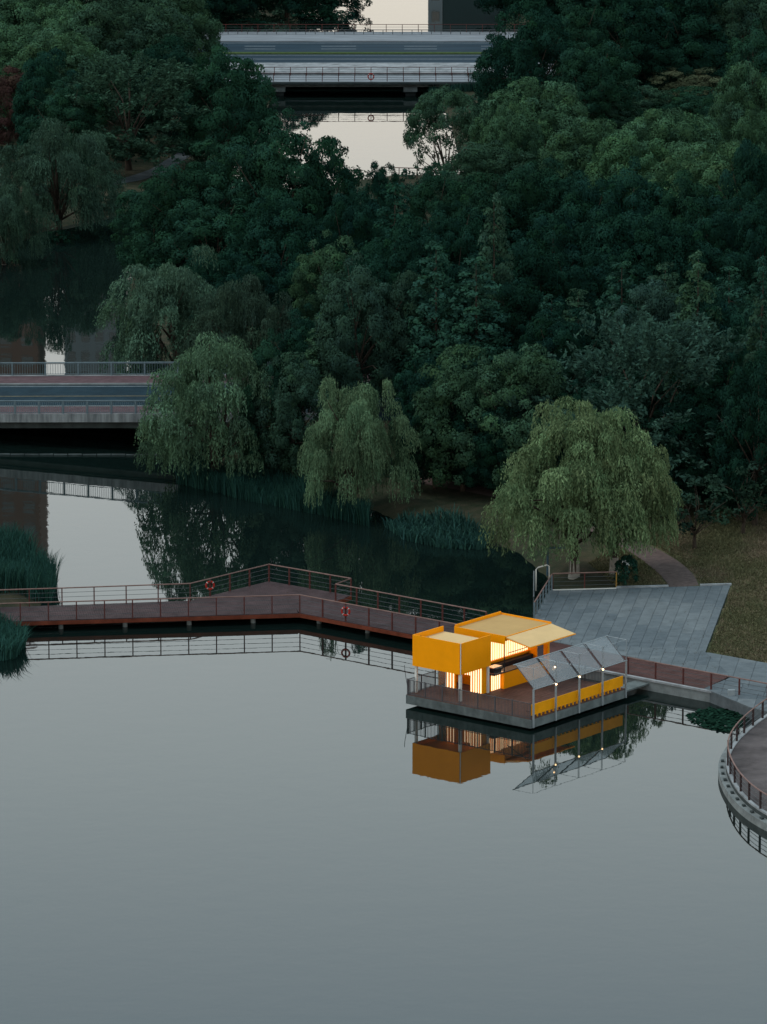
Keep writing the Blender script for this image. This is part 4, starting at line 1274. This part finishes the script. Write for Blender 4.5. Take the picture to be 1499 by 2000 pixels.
# glowing room behind the box
K(3.20, 3.28, 6.42, 7.42, D, 2.9, 'wall', 'yellow')
K(3.20, 3.28, 8.62, 9.42, D, 2.9, 'wall', 'yellow')
K(3.20, 3.24, 9.42, 10.12, D, 2.9, 'window_pane', 'glass')
K(3.18, 3.30, 9.38, 9.46, D, 2.9, 'window_frame', 'white_steel')
K(3.28, 3.62, 6.40, 6.46, D, 2.9, 'wall', 'yellow')
tubes('v', 3.175, 6.42, 7.40, D + 0.03, 2.85)
tubes('v', 3.175, 8.66, 9.38, D + 0.03, 2.85)
K(4.60, 4.66, 7.2, 9.9, D, 3.2, 'inner_wall', 'yellow')
tubes('v', 4.575, 7.3, 9.0, 1.45, 3.1)
K(3.3, 5.34, 10.06, 10.12, D, 3.3, 'wall', 'yellow')
# serving room
K(5.36, 10.24, 6.26, 10.34, 4.08, 4.22, 'roof', 'cream')
K(5.30, 5.36, 6.20, 10.40, 3.74, 4.30, 'fascia', 'yellow')
K(5.36, 10.24, 10.34, 10.40, 3.74, 4.42, 'fascia', 'yellow')
K(10.24, 10.30, 6.20, 10.40, 3.74, 4.32, 'fascia', 'yellow')
K(5.36, 10.24, 6.20, 6.26, 3.95, 4.26, 'fascia', 'yellow')
K(5.36, 10.24, 8.06, 8.14, D, 4.07, 'back_wall', 'yellow')
tubes('u', 8.03, 5.4, 10.15, 2.2, 4.04)
K(5.4, 10.15, 7.9, 8.055, 2.1, 2.18, 'shelf', 'yellow')
K(5.4, 10.1, 7.55, 8.0, D, 1.98, 'back_counter', 'dark')
K(10.16, 10.23, 7.3, 8.05, D, 4.05, 'end_wall', 'yellow')
K(10.0, 10.22, 6.28, 6.62, D, 4.05, 'pier', 'yellow')
K(5.37, 5.42, 6.28, 6.33, 1.95, 3.94, 'pier', 'dark')
K(5.12, 9.6, 6.12, 6.78, D, 1.88, 'counter', 'yellow')
K(4.05, 5.10, 6.40, 6.78, D, 1.88, 'counter', 'yellow')
tubes('u', 6.375, 4.06, 5.08, D + 0.03, 1.86)
K(4.02, 9.65, 6.08, 6.85, 1.885, 1.95, 'countertop', 'dark')
fl = MB().slab((5.4, 4.22, 3.86 - D), (10.24, 4.22, 3.86 - D), (10.24, 6.17, 4.22 - D), (5.4, 6.17, 4.22 - D), 0.06).build('roof_flap', M['flap'], kk, local=True)
MB().slab((5.36, 4.18, 3.835 - D), (10.28, 4.18, 3.835 - D), (10.28, 6.15, 4.145 - D), (5.36, 6.15, 4.145 - D), 0.05).build('flap_frame', M['yellow'], fl, local=True)
for u in (5.6, 10.0):
    MB().tube([(u, 4.5, 3.8 - D), (u, 6.2, 3.1 - D)], 0.025, 6).build('flap_strut', M['dark'], kk, local=True)
for v, z0 in ((9.5, 4.2), (8.9, 4.35)):
    MB().tube([(0.75, v, z0 - D), (0.70, v + 0.02, 4.72 - D)], 0.02, 5).build('bracket', M['dark'], kk, local=True)
cm = thing('coffee_machine', 'dark espresso machine with a bright chrome cup tray on the kiosk counter', 'coffee machine', Vector(KO) + Matrix.Rotation(KA, 4, 'Z') @ Vector((4.6, 6.5, 1.955)), KA)
MB().box(-0.42, 0.42, -0.25, 0.28, 0.06, 0.36).build('body', M['dark'], cm, local=True)
MB().box(-0.45, 0.45, -0.28, 0.3, 0.365, 0.42).build('cup_tray', M['chrome'], cm, local=True)
MB().box(-0.4, 0.4, -0.42, -0.25, 0.26, 0.36).build('group_head', M['dark'], cm, local=True)
MB().box(-0.42, 0.42, -0.42, 0.25, 0.0, 0.06).build('drip_tray', M['chrome'], cm, local=True)

# glass canopy
gc = thing('glass_canopy', 'row of four tilted frosted panels on slim grey posts along the kiosk deck', 'canopy', KO + np.array([0, 0, D]), KA)
US = [0.2, 2.55, 5.05, 7.55, 10.1]
LOZ, HIZ, HIV = 2.72, 4.12, 1.5
for i, u in enumerate(US):
    MB().box(u - 0.05, u + 0.05, -0.11, -0.01, 0.22 - D, LOZ - D).build('post', M['grey_steel'], gc, local=True)
    for du in ((-0.05, 0.05) if 0 < i < 4 else (0,)):
        MB().tube([(u + du, -0.06, LOZ - D), (u + du, -0.06, HIZ + 0.02 - D)], 0.02, 5).build('slim_pole', M['grey_steel'], gc, local=True)
    MB().tube([(u, -0.06, HIZ - D), (u, HIV, HIZ - D)], 0.014, 5).build('tie_rod', M['grey_steel'], gc, local=True)
MB().tube([(US[0], -0.06, HIZ - D), (US[4], -0.06, HIZ - D)], 0.012, 5).build('top_wire', M['grey_steel'], gc, local=True)
MB().tube([(US[0] - .1, -0.06, LOZ - D), (US[4] + .1, -0.06, LOZ - D)], 0.035, 6).build('front_beam', M['grey_steel'], gc, local=True)
MB().tube([(US[0] - .1, HIV, HIZ - D), (US[4] + .1, HIV, HIZ - D)], 0.035, 6).build('rear_beam', M['grey_steel'], gc, local=True)
for i in range(4):
    a, b = US[i] + 0.09, US[i + 1] - 0.09
    g = MB().slab((a, 0.0, LOZ + 0.04 - D), (b, 0.0, LOZ + 0.04 - D), (b, HIV, HIZ + 0.02 - D), (a, HIV, HIZ + 0.02 - D), 0.025).build('frosted_panel', M['frost'], gc, local=True)
    for uu in (a, b):
        MB().tube([(uu, 0, LOZ + 0.03 - D), (uu, HIV, HIZ + 0.01 - D)], 0.026, 5).build('panel_frame', M['rail_steel'], g, local=True)
bn = thing('bench', 'long yellow bench back on small brackets along the right deck edge', 'bench', KO + np.array([0, 0, D]), KA)
for i in range(4):
    MB().box(US[i] + 0.02, US[i + 1] - 0.02, 0.16, 0.22, 0.17, 0.86).build('back_panel', M['yellow_bench'], bn, local=True)
    MB().box(US[i] + 0.12, US[i + 1] - 0.12, 0.24, 0.66, 0.36, 0.42).build('seat', M['deck_in'], bn, local=True)
bme = MB().add([(-0.025, 0.17, 0.0), (0.025, 0.17, 0.0), (0.025, 0.60, 0.35), (-0.025, 0.60, 0.35), (-0.025, 0.17, 0.21), (0.025, 0.17, 0.21), (0.025, 0.25, 0.35), (-0.025, 0.25, 0.35)],
               [(0, 3, 2, 1), (4, 5, 6, 7), (0, 1, 5, 4), (2, 3, 7, 6), (0, 4, 7, 3), (1, 2, 6, 5)]).mesh('bracket', M['yellow_bench'])
bfoot = MB().box(-0.025, 0.025, 0.13, 0.24, 0, 0.165).mesh('bracket', M['yellow_bench'])
u = 0.5
while u < 10:
    link('bracket', bfoot, bn, (u, 0, 0)); u += 0.42
def sphere(r, n=10, m=6):
    mb = MB()
    for i in range(m + 1):
        a = math.pi * i / m
        for j in range(n):
            b = 2 * math.pi * j / n
            mb.v.append((r * math.sin(a) * math.cos(b), r * math.sin(a) * math.sin(b), r * math.cos(a)))
    for i in range(m):
        for j in range(n):
            mb.f.append((i * n + j, (i + 1) * n + j, (i + 1) * n + (j + 1) % n, i * n + (j + 1) % n))
    return mb
for (u, v, z), lb in (((2.45, -0.16, 2.66), 'small lit bulb on the second canopy post from the front corner'), ((4.95, -0.16, 2.66), 'small lit bulb on the middle canopy post'),
                      ((7.45, -0.16, 2.66), 'small lit bulb on the fourth canopy post from the front corner'), ((3.35, 0.62, 3.50), 'small lit bulb on the second frosted panel from the front corner')):
    p = Vector(KO) + Matrix.Rotation(KA, 4, 'Z') @ Vector((u, v, z))
    o = thing('bulb_lamp', lb, 'lamp', p, KA, 'bulbs on the glass canopy')
    sphere(0.06).build('bulb', M['bulb'], o, local=True, smooth=True)
    MB().tube([(0, 0, 0.05), (0, 0, 0.16)], 0.03, 6).build('socket', M['dark'], o, local=True)

# ------------------------------------------------------------------ road bridge at the left
BA, BB = P(100, 874), P(640, 898.7)
bd = unit((BB - BA)[None])[0]; bnv = np.array([-bd[1], bd[0], 0.0])
BL = np.linalg.norm(BB - BA) / 540.0                     # metres per photograph pixel along the bridge
bz = lambda s: 2.7 + 0.0019 * (s / BL)                   # deck height along the bridge, s metres from BA
S0, S1 = -260 * BL, 560 * BL
BW = float((P(100, 728, 2.75) - BA) @ bnv)
rb = thing('road_bridge', 'two lane road bridge with pink pavements and blue grey railings left of the willow', 'bridge', (BA + BB) / 2)
def bslab(s0, s1, w0, w1, z0, z1, nm, mat, par=rb):
    c = [BA + bd * s + bnv * w + np.array([0, 0, bz(s) + z1]) for s, w in ((s0, w0), (s1, w0), (s1, w1), (s0, w1))]
    return MB().slab(*c, z1 - z0).build(nm, M[mat], par)
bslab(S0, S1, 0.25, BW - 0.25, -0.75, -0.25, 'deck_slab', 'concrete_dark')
sw_n = 3.6
bslab(S0, S1, sw_n, BW - 3.6, -0.247, -0.12, 'carriageway', 'asphalt')
bslab(S0, S1, 0.12, sw_n - 0.25, -0.247, 0.0, 'pavement', 'paver_pink')
bslab(S0, S1, BW - 3.35, BW - 0.12, -0.247, 0.0, 'pavement', 'paver_pink')
bslab(S0, S1, sw_n - 0.247, sw_n - 0.002, -0.247, 0.02, 'kerb', 'concrete')
bslab(S0, S1, BW - 3.597, BW - 3.353, -0.247, 0.02, 'kerb', 'concrete')
bslab(S0, S1, -0.12, 0.117, -0.62, 0.06, 'fascia', 'fascia')
bslab(S0, S1, BW - 0.117, BW + 0.12, -0.62, 0.06, 'fascia', 'concrete_pale')
cmid = (sw_n + BW - 3.6) / 2
for w in (sw_n + 0.5, BW - 4.15):
    bslab(S0, S1, w - 0.08, w + 0.08, -0.118, -0.112, 'edge_line', 'paint_white')
bslab(S0, S1, cmid - 0.09, cmid + 0.09, -0.118, -0.112, 'centre_line', 'paint_yellow')
for w in np.linspace(0.9, BW - 0.9, 6):
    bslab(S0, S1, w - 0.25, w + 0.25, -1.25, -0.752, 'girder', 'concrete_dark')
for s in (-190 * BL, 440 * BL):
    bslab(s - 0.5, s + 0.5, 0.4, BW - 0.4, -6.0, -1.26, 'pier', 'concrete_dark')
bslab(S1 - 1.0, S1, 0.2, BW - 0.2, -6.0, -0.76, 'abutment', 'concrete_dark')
def bridge_rail(w, s0, s1, bay, h, tag_):
    n = int((s1 - s0) / bay)
    pm_ = MB().box(-0.07, 0.07, -0.06, 0.06, 0, h + 0.03).mesh('post', M['steel_blue'])
    inv_ = frame(rb).inverted(); ang = math.atan2(bd[1], bd[0])
    pmesh = MB()
    for i in range(1, 13):
        x = bay * i / 13
        pmesh.box(x - 0.013, x + 0.013, -0.013, 0.013, 0.12, h - 0.07)
    slope = bz(bay) - bz(0)
    pmesh.v = [(x, y, z + slope * x / bay) for x, y, z in pmesh.v]
    pm2 = pmesh.mesh('baluster_panel', M['steel_blue'])
    for i in range(n + 1):
        s = s0 + i * bay
        q = BA + bd * s + bnv * w + np.array([0, 0, bz(s) + 0.06])
        link('post', pm_, rb, tuple(inv_ @ Vector(q)), ang)
        if i < n: link('baluster_panel', pm2, rb, tuple(inv_ @ Vector(q)), ang)
    for z, r in ((h, 0.05), (h - 0.09, 0.025), (0.1, 0.025)):
        a = BA + bd * s0 + bnv * w + np.array([0, 0, bz(s0) + 0.06 + z]); b = BA + bd * s1 + bnv * w + np.array([0, 0, bz(s1) + 0.06 + z])
        MB().tube([a, b], r, 6).build('rail', M['steel_blue'], rb)
bridge_rail(0.0, S0, S1, 2.0, 1.05, 'front')
bridge_rail(BW, S0, S1, 2.85, 1.05, 'back')
# road carried on eastwards behind the trees
E0 = BA + bd * S1
c4 = [E0 + bnv * 0.2, E0 + bd * 60 + bnv * 0.2, E0 + bd * 60 + bnv * (BW - 0.2), E0 + bnv * (BW - 0.2)]
zE = bz(S1) - 0.13
tag(MB().prism([tuple(p[:2]) for p in c4], -0.5, zE).build('road', M['asphalt']), kind='structure')
# low sill with a boom in front of the bridge
sl = thing('floating_boom', 'low floating boom lying on the water in front of the road bridge', 'boom', P(100, 886))
a, b = P(-120, 888), P(330, 890)
for i in range(16):
    p, q = lerp(a, b, i / 16 + 0.002), lerp(a, b, (i + 1) / 16 - 0.002)
    MB().tube([p + [0, random.uniform(-.1, .1), 0.03], q + [0, random.uniform(-.1, .1), 0.03]], 0.10, 8).build('float', M['concrete_dark'], sl)

# ------------------------------------------------------------------ far road bridge and boardwalk
FZ = 2.0
yy = lambda py, z=FZ: float(P(749.5, py, z)[1])
fx = lambda px, py, z=FZ: float(P(px, py, z)[0])
fbz = thing('road_bridge', 'far divided road bridge with pale pavements and a grass median across the canal', 'bridge', (fx(700, 110), yy(110), 0))
XL, XR = fx(300, 110), fx(1080, 110)
def fb_(y0, y1, z0, z1, nm, mat, par=fbz, x0=None, x1=None):
    return MB().box(XL if x0 is None else x0, XR if x1 is None else x1, min(yy(y0), yy(y1)), max(yy(y0), yy(y1)), z0, z1).build(nm, M[mat], par)
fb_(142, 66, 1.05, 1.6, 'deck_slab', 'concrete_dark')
fb_(140, 122.5, 1.605, FZ, 'pavement', 'concrete_pale')
fb_(122, 104.2, 1.605, FZ - 0.14, 'carriageway', 'asphalt_far')
fb_(100.8, 80.2, 1.605, FZ - 0.14, 'carriageway', 'asphalt_far')
fb_(79.8, 67, 1.605, FZ, 'pavement', 'walk_grey')
M['grass_strip'] = surf('grass_strip', (0.055, 0.082, 0.030), 0.95, 0.4, 2.0, bump=0.5)
fb_(104, 101, 1.605, FZ - 0.02, 'median', 'grass_strip')
fb_(142.4, 140.2, 1.3, FZ + 0.03, 'edge_beam', 'concrete_pale')
for y_ in (88, 93.5):
    for k, (a, b) in enumerate(((478, 538), (628, 696), (790, 854), (330, 400), (940, 1000))):
        MB().box(fx(a, y_), fx(b, y_), yy(y_) - 0.15, yy(y_) + 0.15, FZ - 0.137, FZ - 0.132).build('lane_dash', M['paint_white'], fbz)
for y_ in (82, 99.5, 105.5, 120.5):
    fb_(y_ + 0.25, y_ - 0.25, FZ - 0.137, FZ - 0.132, 'edge_line', 'paint_white')
fb_(113.4, 112.8, FZ - 0.137, FZ - 0.132, 'lane_line', 'paint_white')
for px in (545, 800):
    MB().box(fx(px, 110) - 0.9, fx(px, 110) + 0.9, yy(138), yy(70), -1.5, 1.04).build('pier', M['concrete_dark'], fbz)
def far_rail(par, py, z, h, x0, x1, sp, cab=3, pm='post_red', rm='post_red'):
    Y = yy(py, z)
    return railing(par, [np.array([x0, Y, z]), np.array([x1, Y, z])], h, sp, pm=pm, rm=rm, cables=cab, pw=0.08, cr=0.02, rr=0.035)
far_rail(fbz, 67.2, FZ, 0.55, XL, XR, 1.2, 1, 'cable', 'cable')
bw = thing('boardwalk', 'pale boardwalk with two red post railings hung in front of the far bridge', 'boardwalk', (fx(700, 150), yy(155), 0))
BZ = 1.85
x0, x1 = fx(440, 155), fx(1010, 155)
MB().box(x0, x1, yy(160, BZ), yy(147, BZ), BZ - 0.1, BZ).build('decking', M['walk_grey'], bw)
MB().box(x0, x1, yy(160, BZ) - 0.06, yy(160, BZ) - 0.003, BZ - 0.28, BZ - 0.02).build('edge_beam', M['concrete_dark'], bw)
for f in (0.25, 0.8):
    Yb = lerp([yy(160, BZ)], [yy(147, BZ)], f)[0]
    MB().box(x0, x1, Yb - 0.25, Yb + 0.25, BZ - 0.75, BZ - 0.105).build('girder', M['concrete'], bw)
for px in (545, 802):
    cx = fx(px, 170, 0.8)
    MB().box(cx - 0.8, cx + 0.8, yy(158, BZ), yy(149, BZ), 0.55, BZ - 0.76).build('pier_cap', M['concrete'], bw)
    MB().box(cx - 0.6, cx + 0.6, yy(156, BZ), yy(151, BZ), -1.5, 0.548).build('pier', M['concrete_dark'], bw)
sp = far_rail(bw, 159.2, BZ, 1.0, x0, x1, 1.95)
far_rail(bw, 147.6, BZ, 1.0, x0, x1, 1.95)
q = min(sp, key=lambda s: abs(s[0][0] - fx(735, 158, BZ)))[0]
lifebuoy(q + np.array([0, -0.16, 0.6]), 0, 'red lifebuoy on the far boardwalk railing above the canal', 0.8)
wk = thing('walkway', 'walkway with a red post railing behind the far road bridge', 'walkway', (fx(700, 62), yy(60), 0))
MB().box(XL, XR, yy(66, 1.8), yy(62, 1.8), 1.5, 1.8).build('decking', M['walk_grey'], wk)
for px in (480, 650, 800, 930):
    MB().box(fx(px, 62) - 0.3, fx(px, 62) + 0.3, yy(65, 1.8), yy(63, 1.8), -1.5, 1.49).build('pier', M['concrete_dark'], wk)
far_rail(wk, 62.5, 1.8, 0.95, XL, XR, 2.05, 2)
cr = thing('canal_railing', 'dark red railing on the bank at the lower end of the bright canal', 'railing', P(800, 346, 1.0))
railing(cr, [P(745, 346, 0.9), P(815, 348, 0.9), P(900, 356, 0.9)], 1.05, 1.7, cables=3, rm='post_red')

# ------------------------------------------------------------------ reeds and lily pads
def reed_bed(name, label, poly_px, n, h0, h1, width, col, lean=0.35, seed=1, hue=0.5):
    rng = np.random.default_rng(seed)
    poly = np.array([P(x, y)[:2] for x, y in poly_px])
    lo, hi = poly.min(0), poly.max(0)
    pts = np.zeros((0, 2))
    while len(pts) < n:
        q = lo + (hi - lo) * rng.random((n * 3, 2))
        pts = np.concatenate([pts, q[in_poly(q[:, 0], q[:, 1], poly)]])
    pts = pts[:n]
    z0 = np.maximum(ground_h(pts[:, 0], pts[:, 1], False), -0.25) - 0.05
    h = rng.uniform(h0, h1, n) * (0.85 + 0.3 * np.sin(pts[:, 0] * 0.9) * np.sin(pts[:, 1] * 0.35 + 1))
    a = rng.uniform(0, 6.28, n)
    ln = np.stack([np.cos(a), np.sin(a)], -1) * (rng.random(n) ** 0.7 * lean)[:, None] * h[:, None]
    b = rng.uniform(0, 3.14, n)
    wv = np.stack([np.cos(b), np.sin(b), np.zeros(n)], -1) * width * rng.uniform(0.6, 1.3, n)[:, None] / 2
    lv = []
    for t, k, w in ((0, 0, 0.8), (0.45, 0.22, 1.0), (0.8, 0.62, 0.7), (1.0, 1.15, 0.08)):
        c = np.concatenate([pts + ln * k, (z0 + h * (t - 0.12 * lean * k))[:, None]], -1)
        lv.append(np.stack([c - wv * w, c + wv * w], 1))
    co = np.stack(lv, 1).reshape(-1, 3)              # n x 4 x 2
    base = np.arange(n)[:, None, None] * 8
    f = base + np.array([[0, 1, 3, 2], [2, 3, 5, 4], [4, 5, 7, 6]])[None]
    sh = np.repeat(np.clip(rng.normal(1, 0.25, n), 0.4, 1.8), 3); hu = np.repeat(rng.normal(hue, 0.012, n), 3)
    o = link(name, quads(name, co, f.reshape(-1, 4), M['reed'], {'shade': sh, 'hue': hu}))
    o.color = (*col, 1)
    return tag(o, label, 'reeds', None, 'stuff')
RC = (0.024, 0.068, 0.054)
reed_bed('reed_bed', 'tall dark reeds on the left edge behind the footbridge', [(-70, 1092), (50, 1085), (112, 1138), (104, 1178), (-70, 1184)], 5200, 1.7, 2.6, 0.06, RC, 0.35, 1)
reed_bed('reed_bed', 'teal reed clump on the left edge in front of the footbridge', [(-70, 1236), (20, 1232), (52, 1262), (28, 1288), (-70, 1300)], 3600, 1.5, 2.4, 0.08, (0.028, 0.080, 0.064), 0.5, 2)
reed_bed('reed_bed', 'long belt of reeds below the bridge willow and the waterside willow', [(345, 945), (480, 978), (640, 1010), (722, 1030), (722, 1000), (600, 965), (480, 925), (380, 915)], 7500, 1.5, 2.3, 0.06, (0.018, 0.054, 0.043), 0.3, 3)
reed_bed('reed_bed', 'broad leaved waterside plants in a clump at the bend of the bank', [(752, 1030), (790, 1056), (870, 1072), (945, 1075), (962, 1056), (890, 1038), (790, 1018)], 1900, 0.9, 1.6, 0.13, (0.028, 0.074, 0.062), 0.5, 4)
reed_bed('reed_bed', 'dark reeds below the right end of the far boardwalk', [(836, 197), (965, 190), (1000, 172), (850, 170)], 3200, 1.3, 1.9, 0.09, (0.022, 0.058, 0.046), 0.25, 5)

def grass():
    rng = np.random.default_rng(31)
    poly = np.array([P(x, y, 0.8)[:2] for x, y in ((1190, 1075), (1290, 1035), (1400, 985), (1560, 950), (1620, 1100), (1560, 1304), (1384, 1272), (1432, 1141), (1206, 1146), (1150, 1100))])
    pth = np.array([P(x, y, 0.8)[:2] for x, y in ((1338, 1146), (1322, 1118), (1292, 1092), (1255, 1070), (1205, 1050))])
    lo, hi = poly.min(0), poly.max(0)
    q = lo + (hi - lo) * rng.random((190000, 2))
    q = q[in_poly(q[:, 0], q[:, 1], poly)]
    q = q[dist_poly(q[:, 0], q[:, 1], pth, False) > 1.25]
    q = q[:60000]
    from mathutils import noise as mn
    v = np.array([mn.fractal(Vector((x * 0.30, y * 0.11, 3.1)), 0.9, 2.1, 4) for x, y in q]) * 1.1 + rng.normal(0.1, 0.3, len(q))
    n = len(q)
    z = ground_h(q[:, 0], q[:, 1]) - 0.01
    h = rng.uniform(0.05, 0.16, n); a = rng.uniform(0, 6.28, n)
    w = np.stack([np.cos(a), np.sin(a), 0 * a], -1) * rng.uniform(0.03, 0.07, (n, 1))
    tip = np.concatenate([q + rng.normal(0, 0.07, (n, 2)), (z + h)[:, None]], -1)
    b = np.concatenate([q, z[:, None]], -1)
    co = np.stack([b - w, b + w, tip + w * 0.3, tip - w * 0.3], 1).reshape(-1, 3)
    dry = sstep(-0.2, 0.9, v)
    o = link('grass', quads('grass', co, np.arange(4 * n).reshape(n, 4), M['reed'], {'shade': np.clip(rng.normal(1, 0.2, n) * (0.8 + 0.45 * dry), 0.3, 2.0), 'hue': 0.5 - 0.075 * dry}))
    o.color = (0.122, 0.120, 0.064, 1)
    tag(o, 'short patchy dry grass of the lawn beside the plaza', 'grass', None, 'stuff')
grass()

def lily_pads():
    rng = np.random.default_rng(8)
    poly = np.array([P(x, y)[:2] for x, y in ((1340, 1396), (1385, 1383), (1430, 1386), (1462, 1400), (1450, 1418), (1425, 1432), (1385, 1424), (1352, 1412))])
    lo, hi = poly.min(0), poly.max(0)
    q = lo + (hi - lo) * rng.random((4200, 2)); q = q[in_poly(q[:, 0], q[:, 1], poly)][:1300]
    co, f, sh = [], [], []
    for i, p in enumerate(q):
        r = rng.uniform(0.07, 0.15); z = 0.010 + rng.random() ** 3 * 0.10; tl = rng.normal(0, 0.25 if z > 0.04 else 0.015, 2)
        k = len(co)
        for j in range(8):
            a = 6.283 * j / 8
            x, y = r * math.cos(a), r * math.sin(a)
            co.append((p[0] + x, p[1] + y, z + max(-z + 0.006, x * tl[0] + y * tl[1])))
        f += [(k, k + 1, k + 2, k + 3), (k, k + 3, k + 4, k + 7), (k + 4, k + 5, k + 6, k + 7)]
        sh += [rng.uniform(0.5, 1.4)] * 3
    o = link('lily_pads', quads('lily_pads', np.array(co), np.array(f), M['pad'], {'shade': np.array(sh), 'hue': np.full(len(sh), 0.5)}))
    o.color = (0.010, 0.030, 0.020, 1)
    tag(o, 'dense patch of dark lily pads in the corner below the sea wall', 'water plants', None, 'stuff')
lily_pads()

def leaf_litter():
    rng = np.random.default_rng(77)
    spots = []
    for poly, n, z in ((PLAZA_MAIN, 420, PZ + 0.006), ([p[:2] for p in (FRONT[1], FRONT[2], BACK[7], BACK[6], BACK[5], BACK[3])], 110, DZ + 0.012)):
        pl_ = np.array([p[:2] for p in poly]); lo, hi = pl_.min(0), pl_.max(0)
        q = lo + (hi - lo) * rng.random((n * 4, 2)); q = q[in_poly(q[:, 0], q[:, 1], pl_)]
        d = dist_poly(q[:, 0], q[:, 1], pl_)
        q = q[rng.random(len(q)) < np.exp(-d / 1.6) + 0.12][:n]
        spots.append(np.concatenate([q, np.full((len(q), 1), z)], -1))
    C = np.concatenate(spots); n = len(C)
    L = rng.uniform(0.05, 0.13, n)
    N = unit(rng.normal(0, 0.12, (n, 3)) + [0, 0, 1])
    o = link('leaf_litter', leaf_mesh('leaf_litter', C + [0, 0, 0.012], N, L, L * 0.6, rng.uniform(0.5, 1.5, n), np.full(n, 0.5), rng, M['leaf']))
    o.color = (0.075, 0.055, 0.030, 1)
    tag(o, 'scattered fallen leaves on the plaza and the boardwalk', 'leaves', None, 'stuff')
leaf_litter()

# ------------------------------------------------------------------ distant buildings mirrored in the water
def tower(name, label, px0, px1, pyb, h, depth, wall, cols, fl=3.1):
    a, b = P(px0, pyb, 0), P(px1, pyb, 0)
    o = thing(name, label, 'building', ((a[0] + b[0]) / 2, a[1] + depth / 2, 0.5))
    w = b[0] - a[0]
    MB().box(-w / 2, w / 2, -depth / 2, depth / 2, -1.5, h).build('wall', M[wall], o, local=True)
    MB().box(-w / 2 + 1, w / 2 - 1, -depth / 2 + 1, depth / 2 - 1, h, h + 2.2).build('roof_house', M[wall], o, local=True)
    cw_ = w / max(cols, 1)
    pme_ = {}
    nfl = int(h / fl)
    for i in range(cols):
        mb = MB()
        for k in range(nfl):
            mb.box(-cw_ * 0.28, cw_ * 0.28, -0.03, 0.06, k * fl + 1.0, k * fl + fl - 0.6)
        me = mb.mesh('window_column', M['pane'])
        link('window_column', me, o, (-w / 2 + cw_ * (i + 0.5), -depth / 2 - 0.05, 0))
    return o
tower('apartment_tower', 'brown apartment tower mirrored in the lake at the left edge', -230, 63, -75, 98, 18, 'tower_brown', 7)
tower('apartment_tower', 'pale apartment tower mirrored in the pond behind the road bridge', 116, 228, -80, 66, 16, 'tower_pale', 4)
tower('low_building', 'dark low building mirrored in the far canal at the top', 866, 1010, -82, 15.5, 14, 'tower_grey', 0)
tower('low_building', 'narrow pale stair block mirrored in the far canal at the top', 838, 865, -82, 15.0, 12, 'tower_pale', 1)
